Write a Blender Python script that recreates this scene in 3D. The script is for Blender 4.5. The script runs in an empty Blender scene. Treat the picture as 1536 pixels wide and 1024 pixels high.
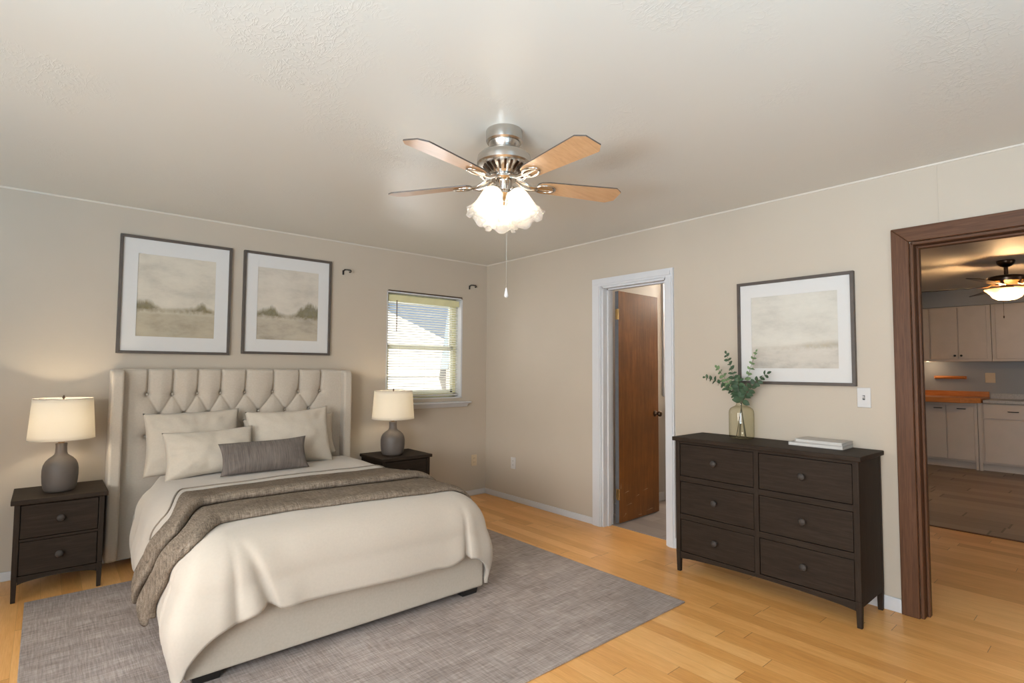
import bpy, bmesh, math, random
from mathutils import Vector, Matrix, noise
random.seed(7)
S = bpy.context.scene
C = S.collection
PI = math.pi
R = math.radians

# ------------------------------------------------------------------ camera
cam_d = bpy.data.cameras.new('camera')
cam = bpy.data.objects.new('camera', cam_d); C.objects.link(cam)
cam_d.sensor_width = 36.0
cam_d.lens = 811.2875 / 1536 * 36
cam_d.clip_start = 0.05
cr = Vector((0.75741839, -0.65290238, 0.00598846))
cu = Vector((-0.0376988, -0.03457354, 0.99869088))
cf = Vector((0.65184061, 0.7566526, 0.05080027))
mw = Matrix((cr, cu, -cf)).transposed().to_4x4()
mw.translation = Vector((-3.6003, -4.6021, 1.3192))
cam.matrix_world = mw
S.camera = cam

# ------------------------------------------------------------------ world, daylight, added fills, exposure
S.view_settings.view_transform = 'Standard'
S.view_settings.look = 'None'
S.view_settings.gamma = 1.0
S.view_settings.use_curve_mapping = False
S.view_settings.exposure = 0.43
W = bpy.data.worlds.new('daylight'); S.world = W; W.use_nodes = True
wn = W.node_tree.nodes; wl = W.node_tree.links
bg = wn['Background']
sky = wn.new('ShaderNodeTexSky'); sky.sky_type = 'HOSEK_WILKIE'; sky.turbidity = 7.0
sky.sun_direction = Vector((-0.5, -0.5, 0.7)).normalized()
wl.new(sky.outputs['Color'], bg.inputs['Color'])
bg.inputs['Strength'].default_value = 2.3


def area(name, loc, target, sx, sy, watts, col):
    d = bpy.data.lights.new(name, 'AREA'); d.shape = 'RECTANGLE'; d.size = sx; d.size_y = sy
    d.energy = watts; d.color = col
    o = bpy.data.objects.new(name, d); C.objects.link(o)
    o.location = loc
    o.rotation_euler = (Vector(target) - Vector(loc)).to_track_quat('-Z', 'Y').to_euler()
    return o


DAY = (0.90, 0.95, 1.0)
COOL = (0.40, 0.72, 1.0)
area('window_daylight_west', (-5.75, -4.75, 1.45), (-1.6, -4.0, 1.6), 2.0, 1.4, 140, DAY)
area('yard_glow_west', (-6.35, -4.75, 0.28), (-3.6, -4.4, 1.75), 2.2, 1.0, 350, COOL)  # added uplight that brightens the ceiling like bounced flash
area('yard_glow_south', (-3.1, -7.40, 0.30), (-2.7, -4.0, 2.0), 2.0, 1.0, 215, COOL)  # added uplight for the ceiling near the camera
area('window_daylight_west_far', (-5.75, -2.55, 1.45), (-0.2, -0.9, 0.5), 1.1, 1.1, 15, (1.0, .96, .92)).data.spread = R(85)  # added fill for the dim lower right wall, through a made-up opening
area('window_daylight_north', (-0.75, 0.9, 1.7), (-0.9, -2.0, 0.9), 0.9, 1.0, 10, DAY)
area('kitchen_daylight', (3.2, -7.2, 1.4), (4.2, -2.5, 0.9), 1.2, 1.2, 9, (1.0, .90, .78))  # added fill for the kitchen, from an unseen side opening
sun_d = bpy.data.lights.new('sun', 'SUN'); sun_d.energy = 9.0; sun_d.angle = R(.6); sun_d.color = (1, .97, .92)
sun = bpy.data.objects.new('sun', sun_d); C.objects.link(sun)
sun.rotation_euler = Vector((.30, .62, -.80)).to_track_quat('-Z', 'Y').to_euler()


def point(name, loc, watts, col, rad, parent=None):
    d = bpy.data.lights.new(name, 'POINT'); d.energy = watts; d.color = col; d.shadow_soft_size = rad
    o = bpy.data.objects.new(name, d); C.objects.link(o); o.location = loc
    if parent: o.parent = parent
    return o


# ------------------------------------------------------------------ helpers: objects
def thing(name, label, cat, loc=(0, 0, 0), rot=(0, 0, 0), group=None):
    o = bpy.data.objects.new(name, None); C.objects.link(o)
    o.empty_display_size = 0.1
    o.location = loc; o.rotation_euler = rot
    return tag(o, label, cat, group)


def tag(o, label, cat, group=None):
    o['label'] = label; o['category'] = cat
    if group: o['group'] = group
    return o


class MB:
    def __init__(s): s.v = []; s.f = []

    def add(s, vs, fs):
        b = len(s.v); s.v += [tuple(p) for p in vs]; s.f += [tuple(i + b for i in f) for f in fs]; return s

    def box(s, x0, x1, y0, y1, z0, z1):
        vs = [(x, y, z) for z in (z0, z1) for y in (y0, y1) for x in (x0, x1)]
        return s.add(vs, [(0, 2, 3, 1), (4, 5, 7, 6), (0, 1, 5, 4), (2, 6, 7, 3), (0, 4, 6, 2), (1, 3, 7, 5)])

    def taper(s, x0, x1, y0, y1, z0, z1, k):
        """box whose bottom is shrunk by k about its centre (tapered leg)"""
        cx, cy = (x0 + x1) / 2, (y0 + y1) / 2
        vs = []
        for z, q in ((z0, k), (z1, 1.0)):
            for y in (y0, y1):
                for x in (x0, x1): vs.append((cx + (x - cx) * q, cy + (y - cy) * q, z))
        return s.add(vs, [(0, 2, 3, 1), (4, 5, 7, 6), (0, 1, 5, 4), (2, 6, 7, 3), (0, 4, 6, 2), (1, 3, 7, 5)])

    def prism(s, poly, axis, a, b):
        """extrude a 2-D polygon along an axis; poly coordinates fill the other two axes in order"""
        def P(p, t):
            l = list(p); l.insert(axis, t); return tuple(l)
        n = len(poly)
        vs = [P(p, a) for p in poly] + [P(p, b) for p in poly]
        fs = [tuple(range(n))[::-1], tuple(range(n, 2 * n))] + [(i, (i + 1) % n, n + (i + 1) % n, n + i) for i in range(n)]
        return s.add(vs, fs)

    def lathe(s, prof, n=40, cx=0, cy=0, M=None, wave=None):
        """prof: (radius, z) list; radius 0 closes"""
        vs = []; fs = []; rows = []
        for (r, z) in prof:
            if r <= 1e-6:
                rows.append([len(vs)]); vs.append((cx, cy, z))
            else:
                row = []
                for i in range(n):
                    a = 2 * PI * i / n
                    rr, zz = (r, z) if wave is None else wave(r, z, a)
                    row.append(len(vs)); vs.append((cx + rr * math.cos(a), cy + rr * math.sin(a), zz))
                rows.append(row)
        for A, B in zip(rows, rows[1:]):
            if len(A) == 1 and len(B) == 1: continue
            for i in range(n):
                j = (i + 1) % n
                if len(A) == 1: fs.append((A[0], B[j], B[i]))
                elif len(B) == 1: fs.append((A[i], A[j], B[0]))
                else: fs.append((A[i], A[j], B[j], B[i]))
        if M: vs = [tuple(M @ Vector(v)) for v in vs]
        return s.add(vs, fs)

    def tube(s, pts, rad, n=10, closed=False, flat=1.0):
        pts = [Vector(p) for p in pts]; N = len(pts); vs = []; fs = []
        rads = rad if isinstance(rad, (list, tuple)) else [rad] * N
        up = None
        for i, p in enumerate(pts):
            a = pts[(i - 1) % N] if (closed or i) else p
            b = pts[(i + 1) % N] if (closed or i < N - 1) else p
            t = (b - a).normalized()
            if up is None:
                up = Vector((0, 0, 1)) if abs(t.z) < .9 else Vector((1, 0, 0))
            e = t.cross(up).normalized(); u = e.cross(t).normalized(); up = u
            for k in range(n):
                q = 2 * PI * k / n
                vs.append(p + (e * math.cos(q) + u * math.sin(q) * flat) * rads[i])
        for i in range(N if closed else N - 1):
            for k in range(n):
                i2 = (i + 1) % N; k2 = (k + 1) % n
                fs.append((i * n + k, i * n + k2, i2 * n + k2, i2 * n + k))
        if not closed:
            fs.append(tuple(range(n))[::-1]); fs.append(tuple((N - 1) * n + k for k in range(n)))
        return s.add(vs, fs)

    def grid(s, fn, nu, nv):
        vs = [fn(i / nu, j / nv) for j in range(nv + 1) for i in range(nu + 1)]
        w = nu + 1
        fs = [(j * w + i, j * w + i + 1, (j + 1) * w + i + 1, (j + 1) * w + i) for j in range(nv) for i in range(nu)]
        return s.add(vs, fs)

    def build(s, name, mat, parent=None, bevel=0.0, smooth=None, seg=2, loc=None, rot=None, solid=None, weld=False):
        me = bpy.data.meshes.new(name); me.from_pydata(s.v, [], s.f)
        bm = bmesh.new(); bm.from_mesh(me)
        if weld: bmesh.ops.remove_doubles(bm, verts=bm.verts, dist=1e-5)
        bmesh.ops.recalc_face_normals(bm, faces=bm.faces)
        bm.to_mesh(me); bm.free()
        me.materials.append(mat)
        o = bpy.data.objects.new(name, me); C.objects.link(o)
        if parent: o.parent = parent
        if loc: o.location = loc
        if rot: o.rotation_euler = rot
        if solid:
            m = o.modifiers.new('solid', 'SOLIDIFY'); m.thickness = solid[0]; m.offset = solid[1]
        if bevel:
            m = o.modifiers.new('bevel', 'BEVEL'); m.width = bevel; m.segments = seg; m.limit_method = 'ANGLE'; m.angle_limit = R(35)
        if smooth is not None or bevel:
            for p in me.polygons: p.use_smooth = True
            me.set_sharp_from_angle(angle=R(smooth if smooth else 40))
        return o


def struct(name, mb, mat, label, cat, bevel=0.0, parent=None, smooth=None):
    o = mb.build(name, mat, parent, bevel=bevel, smooth=smooth)
    if parent is None:
        o['kind'] = 'structure'; tag(o, label, cat)
    return o


# ------------------------------------------------------------------ helpers: materials
class NT:
    def __init__(s, name):
        s.m = bpy.data.materials.new(name); s.m.use_nodes = True
        s.t = s.m.node_tree; s.n = s.t.nodes; s.l = s.t.links
        s.b = s.n['Principled BSDF']; s.out = s.n['Material Output']

    def node(s, typ, **kw):
        x = s.n.new(typ)
        for k, v in kw.items(): setattr(x, k, v)
        return x

    def link(s, a, b): s.l.new(a, b)

    def coord(s, kind='Object', scale=(1, 1, 1), rot=(0, 0, 0)):
        tc = s.node('ShaderNodeTexCoord'); mp = s.node('ShaderNodeMapping')
        mp.inputs['Scale'].default_value = scale; mp.inputs['Rotation'].default_value = rot
        s.link(tc.outputs[kind], mp.inputs['Vector']); return mp.outputs['Vector']

    def noise(s, vec, scale=5, detail=3, rough=.5, dist=0):
        x = s.node('ShaderNodeTexNoise'); x.inputs['Scale'].default_value = scale
        x.inputs['Detail'].default_value = detail; x.inputs['Roughness'].default_value = rough
        x.inputs['Distortion'].default_value = dist
        s.link(vec, x.inputs['Vector']); return x.outputs['Fac']

    def ramp(s, fac, stops, interp='LINEAR'):
        x = s.node('ShaderNodeValToRGB'); e = x.color_ramp.elements; x.color_ramp.interpolation = interp
        while len(e) < len(stops): e.new(.5)
        for el, (p, c) in zip(e, stops):
            el.position = p; el.color = (*c, 1) if len(c) == 3 else c
        s.link(fac, x.inputs['Fac']); return x.outputs['Color']

    def math(s, op, a, b=None, c=None, clamp=False):
        x = s.node('ShaderNodeMath', operation=op); x.use_clamp = clamp
        for i, q in enumerate((a, b, c)):
            if q is None: continue
            if isinstance(q, (int, float)): x.inputs[i].default_value = q
            else: s.link(q, x.inputs[i])
        return x.outputs[0]

    def mix(s, fac, a, b, mode='MIX'):
        x = s.node('ShaderNodeMix', data_type='RGBA', blend_type=mode)
        for i, q in ((0, fac), (6, a), (7, b)):
            if isinstance(q, (int, float)): x.inputs[i].default_value = q
            elif isinstance(q, tuple): x.inputs[i].default_value = (*q, 1)
            else: s.link(q, x.inputs[i])
        return x.outputs[2]

    def bump(s, h, strength=.2, dist=.002):
        x = s.node('ShaderNodeBump'); x.inputs['Strength'].default_value = strength; x.inputs['Distance'].default_value = dist
        s.link(h, x.inputs['Height']); s.link(x.outputs['Normal'], s.b.inputs['Normal'])

    def set(s, col=None, rough=None, metal=None, spec=None, **kw):
        b = s.b.inputs
        if col is not None:
            if isinstance(col, tuple): b['Base Color'].default_value = (*col, 1)
            else: s.link(col, b['Base Color'])
        if rough is not None:
            if isinstance(rough, (int, float)): b['Roughness'].default_value = rough
            else: s.link(rough, b['Roughness'])
        if metal is not None: b['Metallic'].default_value = metal
        if spec is not None: b['Specular IOR Level'].default_value = spec
        for k, v in kw.items(): b[k.replace('_', ' ')].default_value = v
        return s


def hexlin(r, g, b):
    f = lambda c: c / 255 / 12.92 if c / 255 <= .04045 else ((c / 255 + .055) / 1.055) ** 2.4
    return (f(r), f(g), f(b))


def plain(name, col, rough=.5, metal=0.0, var=.06, scale=30, bump=0.0, bscale=200, spec=.5):
    t = NT(name); v = t.coord()
    n = t.noise(v, scale, 3)
    a = tuple(max(0, c * (1 - var)) for c in col); b = tuple(min(1, c * (1 + var)) for c in col)
    t.set(t.ramp(n, [(.3, a), (.7, b)]), rough, metal, spec)
    if bump: t.bump(t.noise(v, bscale, 2), bump, .002)
    return t.m


M = {}
M['wall'] = plain('wall_paint', (.465, .396, .315), .55, var=.015, scale=3, bump=.12, bscale=120)
M['bath_wall'] = plain('bath_wall_paint', (.52, .47, .41), .6, var=.015, scale=3, bump=.08, bscale=120)
M['kitchen_wall'] = plain('kitchen_wall_paint', (.30, .31, .32), .6, var=.02, scale=3)
M['kitchen_ceiling'] = plain('kitchen_ceiling_paint', (.62, .57, .5), .6, var=.03, scale=2)
M['white'] = plain('white_gloss_paint', (.57, .565, .57), .35, var=.01, scale=20)
M['bead'] = plain('pale_bead_paint', (.60, .545, .47), .5, var=.01)
M['window_white'] = plain('window_vinyl', (.80, .78, .62), .4, var=.03)
M['window_yellow'] = plain('aged_window_vinyl', (.66, .62, .36), .45, var=.08, scale=8)
M['plastic_white'] = plain('white_plastic', (.54, .52, .505), .35, var=.01)
M['plastic_tan'] = plain('ivory_plastic', (.60, .47, .31), .4, var=.02)
M['black'] = plain('black_metal', (.012, .011, .010), .4, var=.1)
M['slot'] = plain('slot_black', (.03, .03, .03), .6)
M['cabinet'] = plain('painted_cabinet', (.58, .50, .43), .45, var=.03, scale=6)
M['grey_top'] = plain('laminate_counter', (.42, .40, .38), .35, var=.15, scale=60)
M['brass'] = plain('aged_brass', (.38, .24, .10), .35, 1.0, var=.2)
M['bronze'] = plain('bronze_metal', (.10, .065, .045), .28, 1.0, var=.1)
M['nickel'] = plain('brushed_nickel', (.56, .53, .49), .27, 1.0, var=.05, scale=15)
M['nickel_polished'] = plain('polished_nickel', (.66, .62, .57), .12, 1.0, var=.03)
M['lamp_base'] = plain('matte_stoneware', (.105, .086, .073), .55, var=.06, scale=18, bump=.15, bscale=90)
M['frame'] = plain('dark_frame_wood', (.075, .058, .047), .5, var=.12, scale=25)
M['mat'] = plain('mat_board', (.59, .57, .545), .8, var=.005)
M['grey_door_edge'] = plain('grey_painted_edge', (.10, .10, .105), .5)
M['house_wall'] = plain('neighbour_siding', (.78, .75, .72), .8, var=.02)
M['house_roof'] = plain('neighbour_roof', (.30, .38, .45), .8, var=.05)
M['concrete'] = plain('yard_concrete', (.55, .53, .50), .9, var=.08, scale=4)
M['paper'] = plain('book_pages', (.54, .51, .47), .8, var=.04, scale=80)
M['book'] = plain('linen_book_cover', (.52, .485, .45), .75, var=.03, scale=60)
M['book2'] = plain('grey_book_cover', (.43, .40, .37), .75, var=.03, scale=60)
M['leaf'] = plain('eucalyptus_leaf', (.045, .078, .040), .55, spec=.25, var=.45, scale=14)
M['leaf_light'] = plain('eucalyptus_leaf_light', (.13, .20, .09), .55, spec=.25, var=.35, scale=14)
M['stem'] = plain('eucalyptus_stem', (.07, .06, .03), .6, var=.2)


def fabric(name, col, var=.1, weave=700, rough=.9, bump=.25, streak=(1, 1, 1), sheen=.2, kind='Object'):
    t = NT(name); v = t.coord(kind)
    n1 = t.noise(t.coord(kind, streak), 90, 3, .6)
    n2 = t.noise(v, 5, 2)
    f = t.math('ADD', t.math('MULTIPLY', n1, .75), t.math('MULTIPLY', n2, .25))
    a = tuple(c * (1 - var) for c in col); b = tuple(min(1, c * (1 + var)) for c in col)
    t.set(t.ramp(f, [(.32, a), (.68, b)]), rough, 0, .2)
    t.b.inputs['Sheen Weight'].default_value = sheen
    t.b.inputs['Sheen Roughness'].default_value = .5
    t.bump(t.noise(v, weave, 1), bump, .0012)
    return t.m


M['linen'] = fabric('cream_linen', (.505, .442, .362), .04)
M['duvet'] = fabric('cream_duvet_cotton', (.485, .425, .358), .03)
M['sheet'] = fabric('cream_sheet', (.50, .44, .368), .03)
M['upholstery'] = fabric('beige_upholstery', (.475, .412, .338), .05)
M['throw'] = fabric('taupe_throw', (.125, .100, .076), .42, streak=(1, .25, 1), bump=.5, weave=300, sheen=.0)


def weave_mat(name, c0, c1, c2, sc=170):
    t = NT(name)
    a = t.noise(t.coord('Object', (1, .10, .10)), sc, 2, .6); b = t.noise(t.coord('Object', (.10, 1, 1)), sc, 2, .6)
    c = t.noise(t.coord(), 7, 3, .6)
    f = t.math('ADD', t.math('ADD', t.math('MULTIPLY', a, .42), t.math('MULTIPLY', b, .42)), t.math('MULTIPLY', c, .16))
    t.set(t.ramp(f, [(.38, c0), (.5, c1), (.64, c2)]), .95, 0, .1)
    t.bump(t.math('ADD', a, b), .6, .003)
    return t.m


M['throw'] = weave_mat('taupe_throw_weave', (.100, .078, .058), (.190, .150, .113), (.31, .25, .195), 260)
M['velvet'] = fabric('grey_velvet', (.145, .120, .104), .3, streak=(1.6, .12, .12), bump=.3, sheen=.05)
M['piping'] = fabric('taupe_piping', (.22, .18, .14), .1)  # dark tone for the shadow line of the duvet fold


def rug_mat():
    t = NT('woven_rug')
    a = t.noise(t.coord('Object', (1, .07, 1)), 120, 3, .6)
    b = t.noise(t.coord('Object', (.07, 1, 1)), 120, 3, .6)
    c = t.noise(t.coord(), 2.2, 4, .6)
    d = t.noise(t.coord('Object', (.25, 1, 1)), 9, 4, .6)
    f = t.math('ADD', t.math('MULTIPLY', a, .28), t.math('MULTIPLY', b, .34))
    f = t.math('ADD', f, t.math('MULTIPLY', c, .14))
    f = t.math('ADD', f, t.math('MULTIPLY', d, .24))
    t.set(t.ramp(f, [(.34, hexlin(116, 105, 99)), (.5, hexlin(159, 146, 139)), (.66, hexlin(196, 183, 176))]), .95, 0, .1)
    t.bump(t.math('ADD', a, b), .5, .004)
    return t.m


M['rug'] = rug_mat()


def planks(name, cols, width, length, rough, seam=.0022, grain=.55, dark=.45, coat=0.0):
    """plank floor, boards running along Y"""
    t = NT(name)
    tc = t.node('ShaderNodeTexCoord'); sp = t.node('ShaderNodeSeparateXYZ'); t.link(tc.outputs['Object'], sp.inputs[0])
    x, y = sp.outputs[0], sp.outputs[1]
    xr = t.math('DIVIDE', x, width); row = t.math('FLOOR', xr); fx = t.math('FRACT', xr)
    wr = t.node('ShaderNodeTexWhiteNoise', noise_dimensions='1D'); t.link(row, wr.inputs['W'])
    yy = t.math('ADD', t.math('DIVIDE', y, length), t.math('MULTIPLY', wr.outputs['Value'], 7.3))
    pl = t.math('FLOOR', yy); fy = t.math('FRACT', yy)
    cb = t.node('ShaderNodeCombineXYZ'); t.link(row, cb.inputs[0]); t.link(pl, cb.inputs[1])
    wp = t.node('ShaderNodeTexWhiteNoise', noise_dimensions='2D'); t.link(cb.outputs[0], wp.inputs['Vector'])
    tone = wp.outputs['Value']
    # grain, shifted per plank
    cg = t.node('ShaderNodeCombineXYZ')
    t.link(t.math('ADD', t.math('MULTIPLY', x, 1.0), t.math('MULTIPLY', tone, 13.0)), cg.inputs[0])
    t.link(t.math('MULTIPLY', y, .035), cg.inputs[1])
    g1 = t.noise(cg.outputs[0], 260, 4, .65)
    cg2 = t.node('ShaderNodeCombineXYZ')
    t.link(t.math('ADD', x, t.math('MULTIPLY', tone, 5.0)), cg2.inputs[0]); t.link(t.math('MULTIPLY', y, .12), cg2.inputs[1])
    g2 = t.noise(cg2.outputs[0], 34, 3, .6)
    f = t.math('ADD', t.math('MULTIPLY', g1, grain * .6), t.math('MULTIPLY', g2, grain * .4))
    f = t.math('ADD', f, t.math('MULTIPLY', tone, 1 - grain))
    col = t.ramp(f, cols)
    ex = t.math('MINIMUM', fx, t.math('SUBTRACT', 1.0, fx)); ey = t.math('MINIMUM', fy, t.math('SUBTRACT', 1.0, fy))
    sx = t.math('LESS_THAN', ex, seam * .45 / width); sy = t.math('LESS_THAN', ey, seam * .6 / length)
    sm = t.math('MAXIMUM', t.math('MULTIPLY', sx, .35), sy)
    col = t.mix(t.math('MULTIPLY', sm, dark), col, tuple(c * .25 for c in cols[0][1]))
    t.set(col, rough, 0, .5)
    if coat: t.b.inputs['Coat Weight'].default_value = coat; t.b.inputs['Coat Roughness'].default_value = .22
    t.bump(t.math('ADD', t.math('MULTIPLY', sm, -1.0), t.math('MULTIPLY', g1, .15)), .15, .001)
    return t.m


M['floor'] = planks('bamboo_floor', [(.24, hexlin(192, 130, 64)), (.48, hexlin(222, 160, 90)), (.74, hexlin(244, 190, 122))], .094, 1.15, .34, grain=.72, dark=.75)
M['tile'] = planks('grey_plank_tile', [(.25, hexlin(118, 102, 88)), (.5, hexlin(138, 121, 105)), (.8, hexlin(156, 138, 121))], .20, 1.0, .45, seam=.012, grain=.6, dark=.7)
M['bath_floor'] = planks('grey_vinyl_floor', [(.25, hexlin(118, 108, 102)), (.5, hexlin(140, 129, 121)), (.8, hexlin(158, 146, 138))], .15, 1.0, .45, seam=.004, grain=.6, dark=.5)


def ceiling_mat():
    t = NT('troweled_ceiling_paint'); v = t.coord()
    big = t.noise(v, 1.6, 3, .6)
    mask = t.ramp(big, [(.50, (0, 0, 0)), (.66, (1, 1, 1))])
    r1 = t.noise(t.coord('Object', (1, .45, 1), (0, 0, R(35))), 16, 3, .6, 1.6)
    ridge = t.ramp(t.math('ABSOLUTE', t.math('SUBTRACT', r1, .5)), [(.0, (1, 1, 1)), (.035, (0, 0, 0))])
    r2 = t.noise(t.coord('Object', (.5, 1, 1), (0, 0, R(-20))), 22, 2, .5, 1.2)
    ridge2 = t.ramp(t.math('ABSOLUTE', t.math('SUBTRACT', r2, .5)), [(.0, (1, 1, 1)), (.03, (0, 0, 0))])
    h = t.math('MULTIPLY', t.math('ADD', ridge, ridge2), mask)
    h = t.math('ADD', h, t.math('MULTIPLY', t.noise(v, 5, 3), .35))
    t.set((.675, .645, .58), .36, 0, .5)
    t.bump(h, .26, .004)
    return t.m


M['ceiling'] = ceiling_mat()


def wood(name, cols, scale=(18, 18, 1.2), rough=.4, spec=.5, coat=0.0, bump=.05, stains=False):
    t = NT(name)
    n = t.noise(t.coord('Object', scale), 3.0, 5, .62, .6)
    n2 = t.noise(t.coord('Object', tuple(s * 3 for s in scale)), 4.0, 3, .6)
    f = t.math('ADD', t.math('MULTIPLY', n, .65), t.math('MULTIPLY', n2, .35))
    col = t.ramp(f, cols)
    if stains:
        s1 = t.noise(t.coord('Object', (2.0, 2.0, 2.0)), 1.6, 3, .6)
        col = t.mix(t.math('MULTIPLY', t.math('SUBTRACT', s1, .35, clamp=True), 1.2, clamp=True), col, tuple(c * .45 for c in cols[0][1]))
    t.set(col, rough, 0, spec)
    if coat: t.b.inputs['Coat Weight'].default_value = coat; t.b.inputs['Coat Roughness'].default_value = .15
    t.bump(f, bump, .001)
    return t.m


DK = [(.3, (.017, .0105, .0065)), (.5, (.0255, .0163, .0105)), (.7, (.038, .026, .018))]
M['dark_x'] = wood('dark_oak_veneer', DK, (1.6, 22, 22), .6, spec=.16)
M['dark_z'] = wood('dark_oak_upright', DK, (22, 22, 1.6), .6, spec=.16)
M['knob'] = plain('dark_knob', (.045, .037, .032), .6, var=.1, spec=.3)
M['door'] = wood('brown_door_veneer', [(.3, (.115, .036, .005)), (.5, (.195, .064, .010)), (.72, (.285, .105, .022))], (9, 9, .7), .34, spec=.3, coat=.08, stains=True)
M['brown_trim'] = wood('walnut_stained_trim', [(.3, (.058, .025, .012)), (.5, (.098, .043, .021)), (.72, (.15, .070, .037))], (30, 30, 1.0), .42, spec=.2)
M['brown_trim_y'] = wood('walnut_stained_header', [(.3, (.058, .025, .012)), (.5, (.098, .043, .021)), (.72, (.15, .070, .037))], (30, 1.0, 30), .42, spec=.2)
M['blade'] = wood('maple_fan_blade', [(.3, (.48, .27, .13)), (.5, (.58, .34, .17)), (.7, (.66, .41, .22))], (1.2, 16, 16), .32, coat=.3)
M['blade_dark'] = wood('dark_fan_blade', [(.3, (.02, .012, .01)), (.7, (.05, .03, .022))], (1.2, 16, 16), .4)
M['butcher'] = wood('butcher_block', [(.3, (.42, .13, .025)), (.5, (.55, .19, .04)), (.7, (.66, .27, .07))], (10, 1.0, 10), .35)


def glass(name, col=(1, 1, 1), rough=.0, edge=None):
    """thin clear pane: mostly transparent with a Fresnel reflection"""
    t = NT(name)
    tr = t.node('ShaderNodeBsdfTransparent'); tr.inputs['Color'].default_value = (*col, 1)
    gl = t.node('ShaderNodeBsdfGlossy'); gl.inputs['Roughness'].default_value = rough
    lw = t.node('ShaderNodeLayerWeight'); lw.inputs['Blend'].default_value = .5
    fc = lw.outputs['Facing']
    fac = t.math('ADD', t.math('MULTIPLY', t.math('POWER', fc, 4.0), .35), .035)
    if edge: t.link(t.mix(t.math('POWER', fc, 2.2), col, edge), tr.inputs['Color'])
    mx = t.node('ShaderNodeMixShader'); t.link(fac, mx.inputs[0]); t.link(tr.outputs[0], mx.inputs[1]); t.link(gl.outputs[0], mx.inputs[2])
    t.link(mx.outputs[0], t.out.inputs['Surface']); return t.m


M['pane'] = glass('window_pane')
M['vase'] = glass('olive_glass', (.965, .955, .88), .02, (.50, .47, .33))


def shade_mat(name, col, trans, transp=0.0, emit=None):
    """lampshade that lets its bulb's light through"""
    t = NT(name)
    d = t.node('ShaderNodeBsdfDiffuse'); d.inputs['Color'].default_value = (*col, 1)
    r = t.node('ShaderNodeBsdfTranslucent'); r.inputs['Color'].default_value = (*col, 1)
    mx = t.node('ShaderNodeMixShader'); mx.inputs[0].default_value = trans
    t.link(d.outputs[0], mx.inputs[1]); t.link(r.outputs[0], mx.inputs[2]); last = mx
    if transp:
        p = t.node('ShaderNodeBsdfTransparent'); m2 = t.node('ShaderNodeMixShader'); m2.inputs[0].default_value = transp
        t.link(last.outputs[0], m2.inputs[1]); t.link(p.outputs[0], m2.inputs[2]); last = m2
    t.link(last.outputs[0], t.out.inputs['Surface']); return t.m


M['lampshade'] = shade_mat('linen_lampshade', (.88, .84, .76), .55)
M['blind'] = shade_mat('vinyl_blind_slat', (.86, .84, .74), .35)
M['amber_glass'] = shade_mat('amber_glass_bowl', (.95, .62, .25), .6, .25)


def bell_mat():
    t = NT('frosted_fluted_glass')
    d = t.node('ShaderNodeBsdfTranslucent'); d.inputs['Color'].default_value = (.95, .93, .90, 1)
    d2 = t.node('ShaderNodeBsdfDiffuse'); d2.inputs['Color'].default_value = (.93, .91, .88, 1)
    g = t.node('ShaderNodeBsdfGlossy'); g.inputs['Roughness'].default_value = .08
    p = t.node('ShaderNodeBsdfTransparent')
    a = t.node('ShaderNodeMixShader'); a.inputs[0].default_value = .4; t.link(d.outputs[0], a.inputs[1]); t.link(d2.outputs[0], a.inputs[2])
    # clear near the rim, frosted above: local z runs down the bell
    tc = t.node('ShaderNodeTexCoord'); sp = t.node('ShaderNodeSeparateXYZ'); t.link(tc.outputs['Object'], sp.inputs[0])
    k = t.ramp(t.math('MULTIPLY', sp.outputs[2], -1.0), [(.090, (.20, .20, .20)), (.130, (.74, .74, .74))])
    b = t.node('ShaderNodeMixShader'); t.link(k, b.inputs[0]); t.link(a.outputs[0], b.inputs[1]); t.link(p.outputs[0], b.inputs[2])
    lw = t.node('ShaderNodeLayerWeight'); lw.inputs['Blend'].default_value = .5
    c = t.node('ShaderNodeMixShader'); t.link(t.math('MULTIPLY', t.math('POWER', lw.outputs['Facing'], 2.0), .75), c.inputs[0]); t.link(b.outputs[0], c.inputs[1]); t.link(g.outputs[0], c.inputs[2])
    t.link(c.outputs[0], t.out.inputs['Surface']); return t.m


M['bell'] = bell_mat()


def emit(name, col, s):
    t = NT(name); t.b.inputs['Emission Color'].default_value = (*col, 1); t.b.inputs['Emission Strength'].default_value = s
    t.set(col, .5); return t.m


M['bulb'] = emit('lit_bulb', (1.0, .88, .70), 12)
M['bulb_warm'] = emit('lit_warm_bulb', (1.0, .78, .5), 8)


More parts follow.
